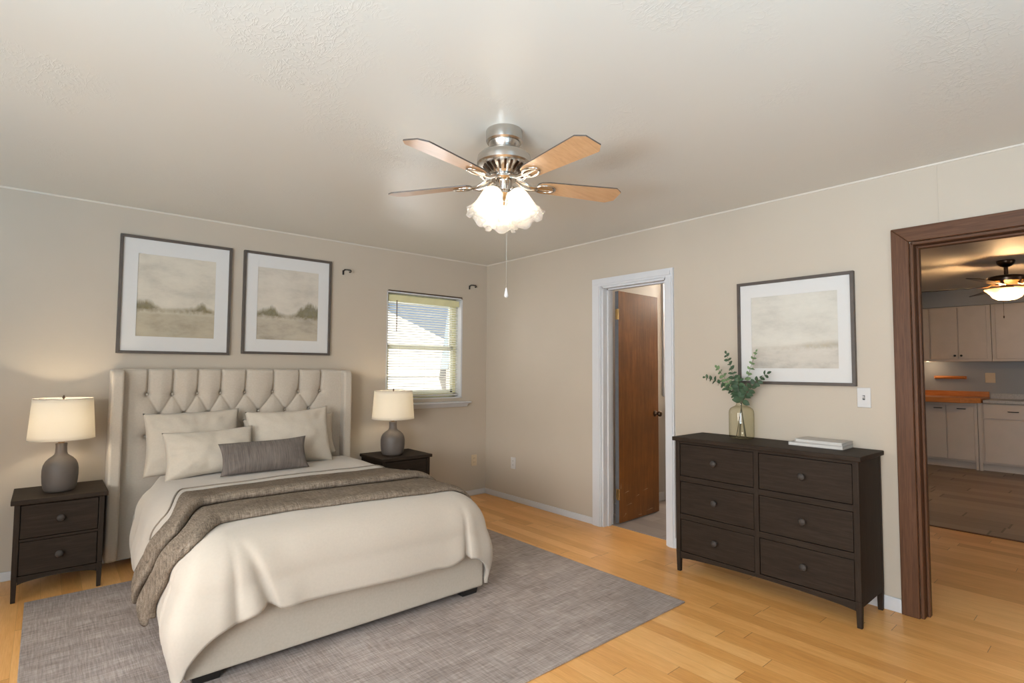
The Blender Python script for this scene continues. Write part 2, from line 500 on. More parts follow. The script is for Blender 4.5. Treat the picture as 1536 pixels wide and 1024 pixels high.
def art_mat(name, horizon, aw, prof, seed, band_c, sky_c, water_c, alpha=.8):
    """misty marsh landscape in soft paint: mottled sky, low feathered tree band, pale water"""
    t = NT(name)
    tc = t.node('ShaderNodeTexCoord'); sp = t.node('ShaderNodeSeparateXYZ'); t.link(tc.outputs['Object'], sp.inputs[0])
    x = sp.outputs[0]; z = sp.outputs[2]
    u = t.math('DIVIDE', t.math('ADD', x, aw), 2 * aw)
    hp = t.ramp(u, [(p, (h * 4, h * 4, h * 4)) for p, h in prof], 'EASE')
    hgt = t.math('MULTIPLY', hp, .33)
    xs = t.math('ADD', x, seed)
    def vec(kx, kz):
        c = t.node('ShaderNodeCombineXYZ'); t.link(t.math('MULTIPLY', xs, kx), c.inputs[0]); t.link(t.math('MULTIPLY', z, kz), c.inputs[2]); return c.outputs[0]
    streak = t.noise(vec(1, .3), 55, 3, .65)       # upright brush strokes
    blot = t.noise(vec(1, 1), 26, 4, .7)
    wash = t.noise(vec(.5, 1), 6.5, 5, .65)
    up = t.math('SUBTRACT', z, horizon)
    top = t.math('ADD', hgt, t.math('MULTIPLY', t.math('SUBTRACT', streak, .5), t.math('ADD', t.math('MULTIPLY', hgt, .7), .006)))
    a = t.math('MULTIPLY', t.math('ADD', t.math('SUBTRACT', top, up), .012), 26.0, clamp=True)
    b = t.math('MULTIPLY', t.math('ADD', t.math('ADD', up, .016), t.math('MULTIPLY', t.math('SUBTRACT', blot, .5), .06)), 30.0, clamp=True)
    band = t.math('MULTIPLY', t.math('MULTIPLY', a, b), t.math('ADD', t.math('MULTIPLY', blot, .7), .5, clamp=True))
    skyc = t.ramp(wash, [(.3, tuple(c * .80 for c in sky_c)), (.5, sky_c), (.72, tuple(min(1, c * 1.12) for c in sky_c))])
    watc = t.ramp(wash, [(.32, tuple(c * .70 for c in water_c)), (.5, water_c), (.68, tuple(c * 1.12 for c in water_c))])
    base = t.mix(t.math('MULTIPLY', t.math('ADD', up, .03), 14.0, clamp=True), watc, skyc)
    bandc = t.ramp(t.math('ADD', t.math('MULTIPLY', blot, .6), t.math('MULTIPLY', streak, .4)), [(.35, tuple(c * .55 for c in band_c)), (.5, band_c), (.68, tuple(min(1, c * 1.7) for c in band_c))])
    t.set(t.mix(t.math('MULTIPLY', band, alpha), base, bandc), .7, 0, .2)
    return t.m


# ------------------------------------------------------------------ the room shell
H = 2.44
XL, YF = -5.4, -6.4           # the walls behind and beside the camera
floor = struct('floor', MB().box(XL - .15, 2.2, YF - .15, .15, -.10, 0), M['floor'], 'honey coloured bamboo plank floor of the bedroom', 'floor')
ceil = struct('ceiling', MB().box(XL - .15, .06, YF - .15, .15, H, H + .12), M['ceiling'], 'off-white troweled bedroom ceiling', 'ceiling')

# back wall (bed wall) with the window opening
WX0, WX1, WZ0, WZ1 = -1.190, -.318, 1.018, 2.050
mb = MB()
mb.box(XL - .15, WX0, 0, .15, 0, H).box(WX1, .15, 0, .15, 0, H).box(WX0, WX1, 0, .15, 0, WZ0).box(WX0, WX1, 0, .15, WZ1, H)
struct('wall_back', mb, M['wall'], 'greige wall behind the bed with the blinded window', 'wall')
# right wall with two openings
DY0, DY1, DZ = -2.236, -1.605, 2.028      # white-cased door
KY0, KY1, KZ = -4.80, -3.795, 2.028       # brown-cased opening
mb = MB()
mb.box(0, .12, DY1, 0, 0, H).box(0, .12, KY1, DY0, 0, H).box(0, .12, YF - .15, KY0, 0, H)
mb.box(0, .12, DY0, DY1, DZ, H).box(0, .12, KY0, KY1, KZ, H)
struct('wall_right', mb, M['wall'], 'greige wall behind the dresser with two doorways', 'wall')
# left wall with its window and an opening added for fill light
mb = MB()
mb.box(XL - .15, XL, YF - .15, -5.75, 0, H).box(XL - .15, XL, -3.75, -3.15, 0, H).box(XL - .15, XL, -1.95, .15, 0, H)
mb.box(XL - .15, XL, -3.15, -1.95, 0, .80).box(XL - .15, XL, -3.15, -1.95, 2.05, H)
mb.box(XL - .15, XL, -5.75, -3.75, 0, .75).box(XL - .15, XL, -5.75, -3.75, 2.15, H)
struct('wall_left', mb, M['wall'], 'greige wall beside the bed with two windows', 'wall')
mb = MB()
mb.box(XL, -4.1, YF - .15, YF, 0, H).box(-2.1, .0, YF - .15, YF, 0, H)
mb.box(-4.1, -2.1, YF - .15, YF, 0, .80).box(-4.1, -2.1, YF - .15, YF, 1.85, H)
struct('wall_front', mb, M['wall'], 'greige wall behind the camera with a window', 'wall')

# baseboards (low, white)
BB = .055
bbm = lambda *a: MB().box(*a)
struct('baseboard_back', bbm(XL, 0, -.014, 0, 0, BB), M['white'], 'low white baseboard along the bed wall', 'baseboard', .004)
struct('baseboard_right', bbm(-.014, 0, -1.505, 0, 0, BB), M['white'], 'low white baseboard between the room corner and the white door frame', 'baseboard', .004)
struct('baseboard_front', bbm(-.014, 0, -3.708, -2.305, 0, .075), M['white'], 'low white baseboard behind the dresser', 'baseboard', .004)
# thin lighter bead where wall meets ceiling
struct('trim_1', MB().prism([(0, H), (-.009, H), (-.008, H - .004), (-.004, H - .008), (0, H - .009)], 0, XL, 0), M['bead'], 'thin pale bead along the bed wall at the ceiling', 'trim')
struct('trim_2', MB().add(*(lambda p: ([(x, y, z) for y in (YF, 0) for (x, z) in p], [tuple(range(5)), tuple(range(9, 4, -1))] + [(i, (i + 1) % 5, 5 + (i + 1) % 5, 5 + i) for i in range(5)]))([(0, H), (-.009, H), (-.008, H - .004), (-.004, H - .008), (0, H - .009)])), M['bead'], 'thin pale bead along the dresser wall at the ceiling', 'trim')
struct('trim_3', MB().box(-.003, 0, -3.924, -3.918, 2.11, H - .010), M['wall'], 'hairline wallboard seam above the brown doorway', 'trim')

# white door casing (trim_4): jambs, stop and mitred casing
mb = MB()
cw = .066
for (y0, y1) in ((DY1 + .004, DY1 + .004 + .092), (DY0 - .006 - cw, DY0 - .006)):
    mb.box(-.018, 0, y0, y1, 0, DZ + .004)
    mb.box(-.024, -.018, y0 + .012, y1 - .02, 0, DZ + .004)
mb.box(-.018, 0, DY0 - .006 - cw, DY1 + .096, DZ + .004, DZ + .004 + cw)
mb.box(-.024, -.018, DY0 - .05, DY1 + .076, DZ + .02, DZ + .05)
mb.box(-.004, .124, DY1 - .014, DY1 + .004, 0, DZ).box(-.004, .124, DY0 - .006, DY0 + .012, 0, DZ).box(-.004, .124, DY0, DY1, DZ - .014, DZ + .004)
mb.box(.05, .085, DY1 - .026, DY1 - .014, 0, DZ).box(.05, .085, DY0 + .012, DY0 + .024, 0, DZ).box(.05, .085, DY0, DY1, DZ - .026, DZ - .014)
struct('trim_4', mb, M['white'], 'white painted casing round the doorway of the brown door', 'door frame')

# brown stained casing of the wide opening (trim_5)
kw = .082
mb = MB()
for (y0, y1, s) in ((KY1 + .004, KY1 + .004 + kw, 1), (KY0 - .004 - kw, KY0 - .004, -1)):
    zt0, zt1 = KZ + .004, KZ + .004 + kw
    if s > 0: poly = [(y0, 0), (y1, 0), (y1, zt1), (y0, zt0)]
    else: poly = [(y0, 0), (y1, 0), (y1, zt0), (y0, zt1)]
    mb.prism(poly, 0, -.022, 0)
mb.box(-.006, .15, KY1 - .014, KY1 + .004, 0, KZ).box(-.006, .15, KY0 - .004, KY0 + .014, 0, KZ)
mb.box(.045, .085, KY1 - .028, KY1 - .014, 0, KZ).box(.045, .085, KY0 + .014, KY0 + .028, 0, KZ)
jt = struct('trim_5', mb, M['brown_trim'], 'dark brown stained wood casing round the opening to the kitchen', 'door frame', .004)
mb = MB()
mb.prism([(KY1 + .004, KZ + .004), (KY1 + .004 + kw, KZ + .004 + kw), (KY0 - .004 - kw, KZ + .004 + kw), (KY0 - .004, KZ + .004)], 0, -.022, 0)
mb.box(-.006, .15, KY0, KY1, KZ - .014, KZ + .004).box(.045, .085, KY0, KY1, KZ - .028, KZ - .014)
mb.build('head_casing', M['brown_trim_y'], jt, bevel=.004)

# ------------------------------------------------------------------ back window
wroot = bpy.data.objects.new('window_1', None); C.objects.link(wroot); wroot['kind'] = 'structure'
tag(wroot, 'small sash window with blind on the bed wall', 'window')
mb = MB()   # white reveal liner
mb.box(WX0, WX0 + .012, .0, .15, WZ0, WZ1).box(WX1 - .020, WX1, .0, .15, WZ0, WZ1).box(WX0, WX1, .0, .15, WZ1 - .014, WZ1).box(WX0, WX1, .0, .15, WZ0, WZ0 + .012)
mb.build('reveal_liner', M['white'], wroot, bevel=.002)
mb = MB()
a, b, c, d = WX0 + .012, WX1 - .02, WZ0 + .012, WZ1 - .014
mb.box(a, a + .035, .09, .14, c, d).box(b - .035, b, .09, .14, c, d).box(a, b, .09, .14, c, c + .04).box(a, b, .09, .14, d - .04, d)
mb.build('window_frame', M['window_yellow'], wroot, bevel=.003)
mb = MB()
zm = 1.530
for z0, z1, y0 in ((c + .04, zm + .02, .095), (zm - .02, d - .04, .115)):
    mb.box(a + .035, a + .065, y0, y0 + .022, z0, z1).box(b - .065, b - .035, y0, y0 + .022, z0, z1)
    mb.box(a + .035, b - .035, y0, y0 + .022, z0, z0 + .035).box(a + .035, b - .035, y0, y0 + .022, z1 - .032, z1)
mb.build('window_sash', M['window_white'], wroot, bevel=.002)
MB().box(a + .06, b - .06, .104, .108, c + .07, zm).build('pane', M['pane'], wroot)
MB().box(a + .06, b - .06, .124, .128, zm, d - .07).build('pane', M['pane'], wroot)
mb = MB()   # projecting stool with an angled end and an apron beneath
mb.prism([(-.055, WZ0 - .052), (-.062, WZ0 - .046), (-.062, WZ0 - .034), (.0, WZ0 - .03), (.0, WZ0 - .058)], 0, WX0 - .07, -.235)
mb.prism([(-.020, WZ0 - .090), (-.052, WZ0 - .052), (.0, WZ0 - .052), (.0, WZ0 - .090)], 0, WX0 - .03, -.262)
mb.build('window_sill', M['white'], wroot, bevel=.003)
MB().box(WX0 + .012, WX1 - .012, -.008, .0, WZ1 + .001, WZ1 + .010).build('head_trim', M['bronze'], wroot)

# blind
bl = thing('window_blind', 'white horizontal slat blind lowered in the small window', 'blind', ((WX0 + WX1) / 2, .045, WZ1 - .03))
bw = (WX1 - WX0) / 2 - .03
MB().box(-bw, bw, -.018, .018, -.045, -.002).build('headrail', M['window_yellow'], bl, bevel=.003)
MB().box(-bw, bw, -.022, -.0185, -.062, .0).build('valance', M['window_yellow'], bl, bevel=.001)
mb = MB()
nsl = 37; z0 = -.075; z1 = -(WZ1 - WZ0) + .085
for i in range(nsl):
    z = z0 + (z1 - z0) * i / (nsl - 1)
    prof = [(-.0115, -.0035), (-.006, -.0005), (0, .0008), (.006, .0002), (.0115, -.002)]
    vs = [(sx, py, z + pz - .42 * py) for sx in (-bw, bw) for py, pz in prof]
    mb.add(vs, [(k, k + 1, k + 6, k + 5) for k in range(4)])
sl = mb.build('slats', M['blind'], bl, smooth=60); sl.name = 'slat_panel'
MB().box(-bw, bw, -.013, .013, z1 - .030, z1 - .014).build('bottom_rail', M['plastic_white'], bl, bevel=.003)
MB().tube([(-bw + .085, -.026, -.05), (-bw + .085, -.028, -.35)], .0045, 8).build('tilt_wand', M['bronze'], bl, smooth=50)
mb = MB()
for xx in (-bw + .13, 0, bw - .13): mb.tube([(xx, -.0135, -.05), (xx, -.0135, z1 - .015)], .0009, 6)
mb.build('ladder_cord', M['plastic_white'], bl)

# bare curtain brackets
for nm, x, z in (('black curtain bracket on the wall nearer the framed art', -1.602, 2.175), ('black curtain bracket near the corner of the room', -.212, 2.185)):
    t = thing('curtain_bracket', nm, 'bracket', (x, 0, z), group='curtain brackets')
    MB().box(-.030, -.014, -.006, 0, -.028, .012).build('wall_plate', M['black'], t, bevel=.002)
    MB().tube([(-.022, -.004, .006), (-.02, -.03, .014), (-.004, -.045, .014), (.018, -.05, .012)], .006, 8).build('arm', M['black'], t, smooth=50)
    MB().tube([(.018, -.05, .014), (.028, -.05, .009), (.029, -.05, -.003), (.020, -.05, -.008), (.013, -.05, -.003)], .006, 8).build('hook', M['black'], t, smooth=50)


# outlets and switch
def outlet(name, label, loc, rot, mat, grp=None):
    t = thing(name, label, 'outlet' if name != 'light_switch' else 'switch', loc, rot, grp)
    MB().box(-.035, .035, -.006, 0, -.0575, .0575).build('cover_plate', mat, t, bevel=.003)
    if name == 'light_switch':
        MB().box(-.006, .006, -.008, -.005, -.013, .013).build('toggle_slot', M['slot'], t)
        MB().prism([(-.006, -.008), (-.018, .002), (-.016, .010), (-.006, .006)], 0, -.0045, .0045).build('toggle', mat, t, bevel=.001)
        for s in (-1, 1): MB().lathe([(0, -.007), (.003, -.007), (.003, -.005), (0, -.005)], 10, M=Matrix.Translation((0, 0, s * .03)) @ Matrix.Rotation(PI / 2, 4, 'X')).build('screw', M['nickel'], t)
    else:
        for s in (-1, 1):
            MB().prism([(-.017, s * .02 - .010), (-.010, s * .02 - .0145), (.010, s * .02 - .0145), (.017, s * .02 - .010), (.017, s * .02 + .010), (.010, s * .02 + .0145), (-.010, s * .02 + .0145), (-.017, s * .02 + .010)], 1, -.008, -.005).build('receptacle', mat, t, bevel=.001)
            for k in (-.007, .007): MB().box(k - .0014, k + .0014, -.0085, -.0079, s * .02 - .003, s * .02 + .006).build('slot', M['slot'], t)
    return t


outlet('power_outlet', 'ivory power outlet on the bed wall beyond the nightstand', (-.155, 0, .362), (0, 0, 0), M['plastic_tan'])
outlet('power_outlet', 'white power outlet low on the wall between corner and door', (0, -.457, .377), (0, 0, -PI / 2), M['plastic_white'])
outlet('light_switch', 'white toggle light switch under the corner of the framed art', (0, -3.552, 1.166), (0, 0, -PI / 2), M['plastic_white'])
outlet('power_outlet', 'white power outlet low behind the nightstand and the bed', (-3.262, 0, .205), (0, 0, 0), M['plastic_white'])


# ------------------------------------------------------------------ framed art
def picture(label, loc, rot, w, h, mx, mz, art, grp):
    t = thing('framed_art', label, 'picture', loc, rot, grp)
    fw, fd = .019, .030
    mb = MB()
    mb.prism([(-w / 2, -h / 2), (w / 2, -h / 2), (w / 2 - fw, -h / 2 + fw), (-w / 2 + fw, -h / 2 + fw)], 1, -fd, 0)
    mb.prism([(-w / 2, h / 2), (-w / 2 + fw, h / 2 - fw), (w / 2 - fw, h / 2 - fw), (w / 2, h / 2)], 1, -fd, 0)
    mb.prism([(-w / 2, -h / 2), (-w / 2 + fw, -h / 2 + fw), (-w / 2 + fw, h / 2 - fw), (-w / 2, h / 2)], 1, -fd, 0)
    mb.prism([(w / 2, -h / 2), (w / 2, h / 2), (w / 2 - fw, h / 2 - fw), (w / 2 - fw, -h / 2 + fw)], 1, -fd, 0)
    mb.build('frame', M['frame'], t, bevel=.0015)
    iw, ih = w / 2 - fw, h / 2 - fw; aw, ah = w / 2 - mx, h / 2 - mz
    mb = MB()
    mb.box(-iw, iw, -.016, -.006, ah, ih).box(-iw, iw, -.016, -.006, -ih, -ah).box(-iw, -aw, -.016, -.006, -ah, ah).box(aw, iw, -.016, -.006, -ah, ah)
    mb.build('mat_board', M['mat'], t)
    MB().box(-aw, aw, -.012, -.006, -ah, ah).build('painting', art, t)
    return t


P1 = [(0, .050), (.14, .056), (.24, .028), (.32, .010), (.55, .016), (.72, .028), (.83, .058), (.92, .028), (1, .016)]
P2 = [(0, .030), (.12, .046), (.24, .068), (.36, .026), (.50, .014), (.60, .026), (.72, .070), (.84, .098), (1, .080)]
P3 = [(0, .004), (.3, .004), (.55, .010), (.7, .020), (1, .026)]
artA = art_mat('marsh_painting_dense', -.105, .246, P1, 3.1, (.125, .100, .042), (.545, .49, .405), (.40, .345, .255), .95)
artB = art_mat('marsh_painting_bushes', -.105, .246, P2, 8.3, (.120, .102, .045), (.535, .48, .405), (.42, .365, .285), .95)
artC = art_mat('pale_shore_painting', -.105, .262, P3, 5.0, (.27, .21, .13), (.55, .515, .45), (.50, .455, .395), .8)
picture('large framed marsh landscape above the headboard, nearer the brightly lit lamp', (-2.885, 0, 1.828), (0, 0, 0), .708, .830, .108, .122, artA, 'framed art over the bed')
picture('framed marsh landscape with two tree clumps above the headboard, nearer the window', (-2.092, 0, 1.836), (0, 0, 0), .706, .818, .108, .118, artB, 'framed art over the bed')
picture('framed pale shoreline picture above the dresser', (0, -3.167, 1.570), (0, 0, -PI / 2), .706, .680, .091, .104, artC, None)


# ------------------------------------------------------------------ dark wood case furniture
def case(name, label, cat, loc, rz, w, d, h, cols, rows, z_ap, grp=None, lg=.036, rail=.020, gap=.014):
    """origin: floor, middle of the back edge; front faces -Y"""
    t = thing(name, label, cat, loc, (0, 0, rz), grp)
    ov = .016; tt = .026
    MB().box(-w / 2, w / 2, -d, 0, h - tt, h).build('top', M['dark_x'], t, bevel=.004)
    bw, bd = w / 2 - ov, d - ov
    for sx in (-1, 1):
        x0, x1 = (bw - lg, bw) if sx > 0 else (-bw, -bw + lg)
        for (y0, y1) in ((-bd, -bd + lg), (-lg - .004, -.004)):
            MB().box(x0, x1, y0, y1, z_ap + .05, h - tt).taper(x0, x1, y0, y1, 0, z_ap + .05, .78).build('leg', M['dark_z'], t, bevel=.002)
        MB().box(sx * (bw - .010) - .008, sx * (bw - .010) + .008, -bd + lg, -lg - .004, z_ap + .02, h - tt).build('side_panel', M['dark_z'], t, bevel=.001)
    MB().box(-bw + .01, bw - .01, -.012, -.004, z_ap + .02, h - tt).build('back_panel', M['dark_x'], t)
    fx0, fx1 = -bw + lg, bw - lg
    # rails between the drawers, centre stile and the arched apron
    zt = h - tt
    n = rows
    ztop = zt - gap; zbot = z_ap + .045
    dh = (ztop - zbot - rail * (n - 1)) / n
    MB().box(fx0, fx1, -bd + .004, -bd + .024, ztop, zt).build('front_rail', M['dark_x'], t, bevel=.001)
    for i in range(1, n): MB().box(fx0, fx1, -bd + .004, -bd + .024, zbot + i * dh + (i - 1) * rail, zbot + i * dh + i * rail).build('front_rail', M['dark_x'], t, bevel=.001)
    ap = [(fx0, zbot), (fx1, zbot)] + [(fx1 + (fx0 - fx1) * k / 16, z_ap + .022 * math.sin(PI * k / 16) ** .6) for k in range(17)]
    MB().prism(ap, 1, -bd + .004, -bd + .024).build('apron', M['dark_x'], t)
    st = .028
    cwid = (fx1 - fx0 - st * (cols - 1)) / cols
    for k in range(1, cols): MB().box(fx0 + k * cwid + (k - 1) * st, fx0 + k * (cwid + st), -bd + .0028, -bd + .024, zbot - .002, zt).build('centre_stile', M['dark_z'], t, bevel=.001)
    MB().box(fx0, fx1, -bd + .026, -.014, zbot - .01, zt).build('carcass', M['slot'], t)
    g = .0035
    for c_ in range(cols):
        for r_ in range(n):
            x0 = fx0 + c_ * (cwid + st); zz = zbot + r_ * (dh + rail)
            dr = MB().box(x0 + g, x0 + cwid - g, -bd + .006, -bd + .026, zz + g, zz + dh - g).build('drawer', M['dark_x'], t, bevel=.0015)
            kx, kz = x0 + cwid / 2, zz + dh * .52
            KM = Matrix.Translation((kx, -bd + .006, kz)) @ Matrix.Rotation(PI / 2, 4, 'X')
            MB().lathe([(0, .0), (.012, 0), (.009, .009), (.010, .013), (.0185, .019), (.0198, .025), (.0155, .031), (0, .034)], 20, M=KM).build('knob', M['knob'], dr, smooth=60)
    return t


case('nightstand', 'two-drawer dark wood nightstand under the brighter lit lamp', 'nightstand', (-3.499, -.052, 0), 0, .438, .432, .566, 1, 2, .095, 'nightstands beside the bed', lg=.026, rail=.014, gap=.006)
case('nightstand', 'dark wood nightstand in the window corner of the bed', 'nightstand', (-1.221, -.068, 0), 0, .490, .420, .566, 1, 2, .095, 'nightstands beside the bed', lg=.026, rail=.014, gap=.006)
case('dresser', 'six-drawer dark wood dresser against the wall between two doorways', 'dresser', (-.020, -3.094, 0), -PI / 2, 1.108, .388, .876, 2, 3, .085, lg=.030, rail=.034, gap=.016)


# ------------------------------------------------------------------ bedside lamps
def lamp(label, loc, s, sr, watts):
    t = thing('table_lamp', label, 'lamp', loc, group='bedside lamps')
    b = [(0, 0), (.064, 0), (.072, .005), (.080, .022), (.0855, .055), (.088, .095), (.0875, .130), (.083, .158), (.073, .180), (.058, .197), (.043, .209), (.033, .219), (.029, .232), (.0275, .265), (.029, .284), (.026, .287), (0, .287)]
    MB().lathe([(r * s, z) for r, z in b], 48).build('base', M['lamp_base'], t, smooth=50)
    MB().lathe([(.015, .286), (.017, .290), (.017, .305), (.012, .312), (.012, .345), (.0, .345)], 20).build('socket', M['brass'], t, smooth=40)
    MB().lathe([(0, .345), (.014, .350), (.026, .375), (.030, .40), (.022, .425), (0, .436)], 20).build('bulb', M['bulb_warm'], t, smooth=80)
    r0, r1, z0, z1 = sr * 1.08, sr * .975, .312, .556
    prof = [(r0 + (r1 - r0) * k / 10, z0 + (z1 - z0) * k / 10) for k in range(11)]
    sh = MB().lathe(prof, 72).build('lamp_shade', M['lampshade'], t, smooth=60, solid=(.0015, 0))
    for r, z in ((r0, z0), (r1, z1)): MB().tube([(r * math.cos(2 * PI * k / 64), r * math.sin(2 * PI * k / 64), z) for k in range(64)], .0024, 8, closed=True).build('shade_rim', M['linen'], sh, smooth=80)
    mb = MB()
    for k in range(3):
        q = 2 * PI * k / 3 + .4; mb.tube([(0, 0, z1 - .012), (r1 * math.cos(q), r1 * math.sin(q), z1 - .004)], .0018, 6)
    mb.tube([(-.006, 0, .30), (-.036, 0, .38), (-.030, 0, .47), (-.006, 0, z1 - .012)], .0018, 6); mb.tube([(.006, 0, .30), (.036, 0, .38), (.030, 0, .47), (.006, 0, z1 - .012)], .0018, 6)
    mb.build('harp', M['nickel'], t)
    MB().lathe([(0, z1 - .014), (.006, z1 - .012), (.004, z1 - .002), (.008, z1 + .006), (.008, z1 + .010), (.004, z1 + .014), (.005, z1 + .018), (0, z1 + .022)], 16).build('finial', M['bronze'], t, smooth=60)
    point('lamp_light', (0, 0, .43), watts, (1.0, .87, .66), .03, t)
    return t


lamp('brightly lit table lamp with grey stoneware base on the nightstand with both drawers in view', (-3.507, -.285, .566), 1.0, .150, 6.6)
lamp('dimmer table lamp with grey stoneware base in front of the window', (-1.268, -.300, .566), 1.18, .168, 3.2)

# ------------------------------------------------------------------ rug
mb = MB()
RX0, RX1, RY0, RY1 = -3.640, -.800, -2.870, -.510
mb.box(RX0, RX1, RY0, RY1, .0, .009)
o = mb.build('area_rug', M['rug'], bevel=.003)
tag(o, 'large flat grey woven rug under the bed', 'rug')

# ------------------------------------------------------------------ bed
BXC = -2.355
bed = thing('bed', 'upholstered bed with beige tufted wingback headboard', 'bed', (BXC, 0, 0))
bx0, bx1, by0, by1 = -.772, .755, -2.035, -.20
ZB0, ZB1 = .045, .335
MB().box(bx0, bx1, by0, by0 + .06, ZB0, ZB1).build('footboard', M['upholstery'], bed, bevel=.012, seg=3)
for sx in (-1, 1):
    x0, x1 = (bx1 - .04, bx1) if sx > 0 else (bx0, bx0 + .04)
    MB().box(x0, x1, by0 + .055, by1, ZB0, ZB1 + .01).build('side_rail', M['upholstery'], bed, bevel=.02, seg=3)
MB().box(bx0 + .04, bx1 - .04, by0 + .06, by1, .18, .30).build('slat_deck', M['slot'], bed)
for (x, y) in ((bx1 - .14, by0 + .015), (bx0 + .03, by0 + .015), (bx1 - .14, -.38), (bx0 + .03, -.38)):
    z0 = .0095 if y < -.51 else 0
    MB().taper(x, x + .11, y, y + .09, z0, ZB0 + .002, .92).build('foot', M['black'], bed, bevel=.003)
# headboard panel
HX0, HX1, HZ0, HZ1 = -3.205 - BXC, -1.690 - BXC, .05, 1.306
hc = (HX0 + HX1) / 2
row1 = [v - BXC for v in (-3.061, -2.911, -2.756, -2.604, -2.435, -2.232, -2.035, -1.858)]
row2 = [(a + b) / 2 for a, b in zip(row1, row1[1:])]
row2 = [row1[0] - .085] * 0 + row2
rows = []
zr = [1.128, .985, .842, .70]
for i, z in enumerate(zr):
    xs = row1 if i % 2 == 0 else row2
    rows.append([(x, z) for x in xs])
btn = [p for r_ in rows for p in r_]
segs = []
for x, z in rows[0]: segs.append(((x, z), (x + .004, 1.33)))
for A, B in zip(rows, rows[1:]):
    for p in A:
        for q_ in B:
            if abs(p[0] - q_[0]) < .115: segs.append((p, q_))


def seg_d(px, pz, a, b):
    ax, az = a; bx_, bz = b; dx, dz = bx_ - ax, bz - az
    t_ = max(0, min(1, ((px - ax) * dx + (pz - az) * dz) / (dx * dx + dz * dz)))
    return math.hypot(px - ax - t_ * dx, pz - az - t_ * dz)


def hb(u, v):
    x = HX0 + (HX1 - HX0) * u; z = HZ0 + (HZ1 - HZ0) * v
    y = -.165
    if z > .5:
        dmin = min(seg_d(x, z, a, b) for a, b in segs)
        bd = min(math.hypot(x - p[0], z - p[1]) for p in btn)
        if z > zr[0]: k = min(1, (z - zr[0]) / .05); w_ = .010 + .002 * k; y += .022 * math.exp(-(dmin / .008) ** 2) + .012 * math.exp(-(dmin / .045) ** 2)
        else: y += .009 * math.exp(-(dmin / .007) ** 2) + .012 * math.exp(-(dmin / .035) ** 2)
        y += .040 * math.exp(-(bd / .014) ** 2) + .014 * math.exp(-(bd / .05) ** 2)
    e = HZ1 - z
    if e < .03: y += .03 * (1 - math.sqrt(max(0, 1 - ((.03 - e) / .03) ** 2)))
    return (x, y, z)


mb = MB(); mb.grid(hb, 260, 190)
# thickness: sides, back and top
nb = len(mb.v)
hd = mb.build('headboard', M['upholstery'], bed, smooth=70)
MB().box(HX0, HX1, -.105, -.022, .05, HZ1 - .001).build('headboard_back', M['upholstery'], bed, bevel=.012, seg=3)
for x, z in btn:
    MB().lathe([(0, .006), (.006, .005), (.009, .001), (.0095, -.004), (0, -.006)], 14, M=Matrix.Translation((x, -.118, z)) @ Matrix.Rotation(PI / 2, 4, 'X')).build('tuft_button', M['upholstery'], hd, smooth=80)
for sx in (-1, 1):
    x0, x1 = (HX1 - .004, HX1 + .064) if sx > 0 else (HX0 - .064, HX0 + .004)
    yf, yb, zt, rr = -.245, -.022, 1.300, .055
    poly = [(yb, .06), (yf, .06)] + [(yf + rr - rr * math.cos(PI / 2 * k / 10), zt - rr + rr * math.sin(PI / 2 * k / 10)) for k in range(11)] + [(yb, zt)]
    MB().prism(poly, 0, x0, x1).build('wing', M['upholstery'], bed, bevel=.016, seg=4)


# mattress
def rbox(x0, x1, y0, y1, z0, z1, r, n=6):
    """soft rounded slab"""
    bm_v = []; N = 14
    def f(u, v):
        return None
    mb_ = MB()
    ring = []
    for (cx_, cy_, a0) in ((x1 - r, y1 - r, 0), (x0 + r, y1 - r, 90), (x0 + r, y0 + r, 180), (x1 - r, y0 + r, 270)):
        for k in range(n + 1): a_ = R(a0 + 90 * k / n); ring.append((cx_, cy_, math.cos(a_), math.sin(a_)))
    lev = []
    for k in range(n + 1): q = PI / 2 * k / n; lev.append((r - r * math.cos(PI / 2 - q), z0 + r - r * math.sin(PI / 2 - q)))
    lev = [(r * (1 - math.sin(PI / 2 * k / n)), z0 + r - r * math.cos(PI / 2 * k / n)) for k in range(n + 1)]
    lev += [(r * (1 - math.cos(PI / 2 * k / n)), z1 - r + r * math.sin(PI / 2 * k / n)) for k in range(n + 1)]
    vs = []; m_ = len(ring)
    for ins, z in lev:
        for cx_, cy_, c_, s_ in ring: vs.append((cx_ + (r - ins) * c_, cy_ + (r - ins) * s_, z))
    fs = [(l * m_ + i, l * m_ + (i + 1) % m_, (l + 1) * m_ + (i + 1) % m_, (l + 1) * m_ + i) for l in range(len(lev) - 1) for i in range(m_)]
    fs += [tuple(range(m_))[::-1], tuple((len(lev) - 1) * m_ + i for i in range(m_))]
    return mb_.add(vs, fs)


o = rbox(-.731, .712, -1.965, -.250, .302, .563, .13).build('mattress', M['sheet'], smooth=60)
o.location = (BXC, 0, 0)
tag(o, 'mattress in a cream fitted sheet between headboard and duvet', 'mattress')

# ---- duvet drape
HXI, YIN, RD, ZT = .600, -1.890, .20, .606


def prof(a_):
    q = RD * PI / 2
    if a_ < q: return RD * math.sin(a_ / RD), RD * (1 - math.cos(a_ / RD))
    t_ = a_ - q
    return RD + .028 * math.sin(PI * min(1, t_ / .30)) - .02 * max(0, t_ - .30), RD + t_


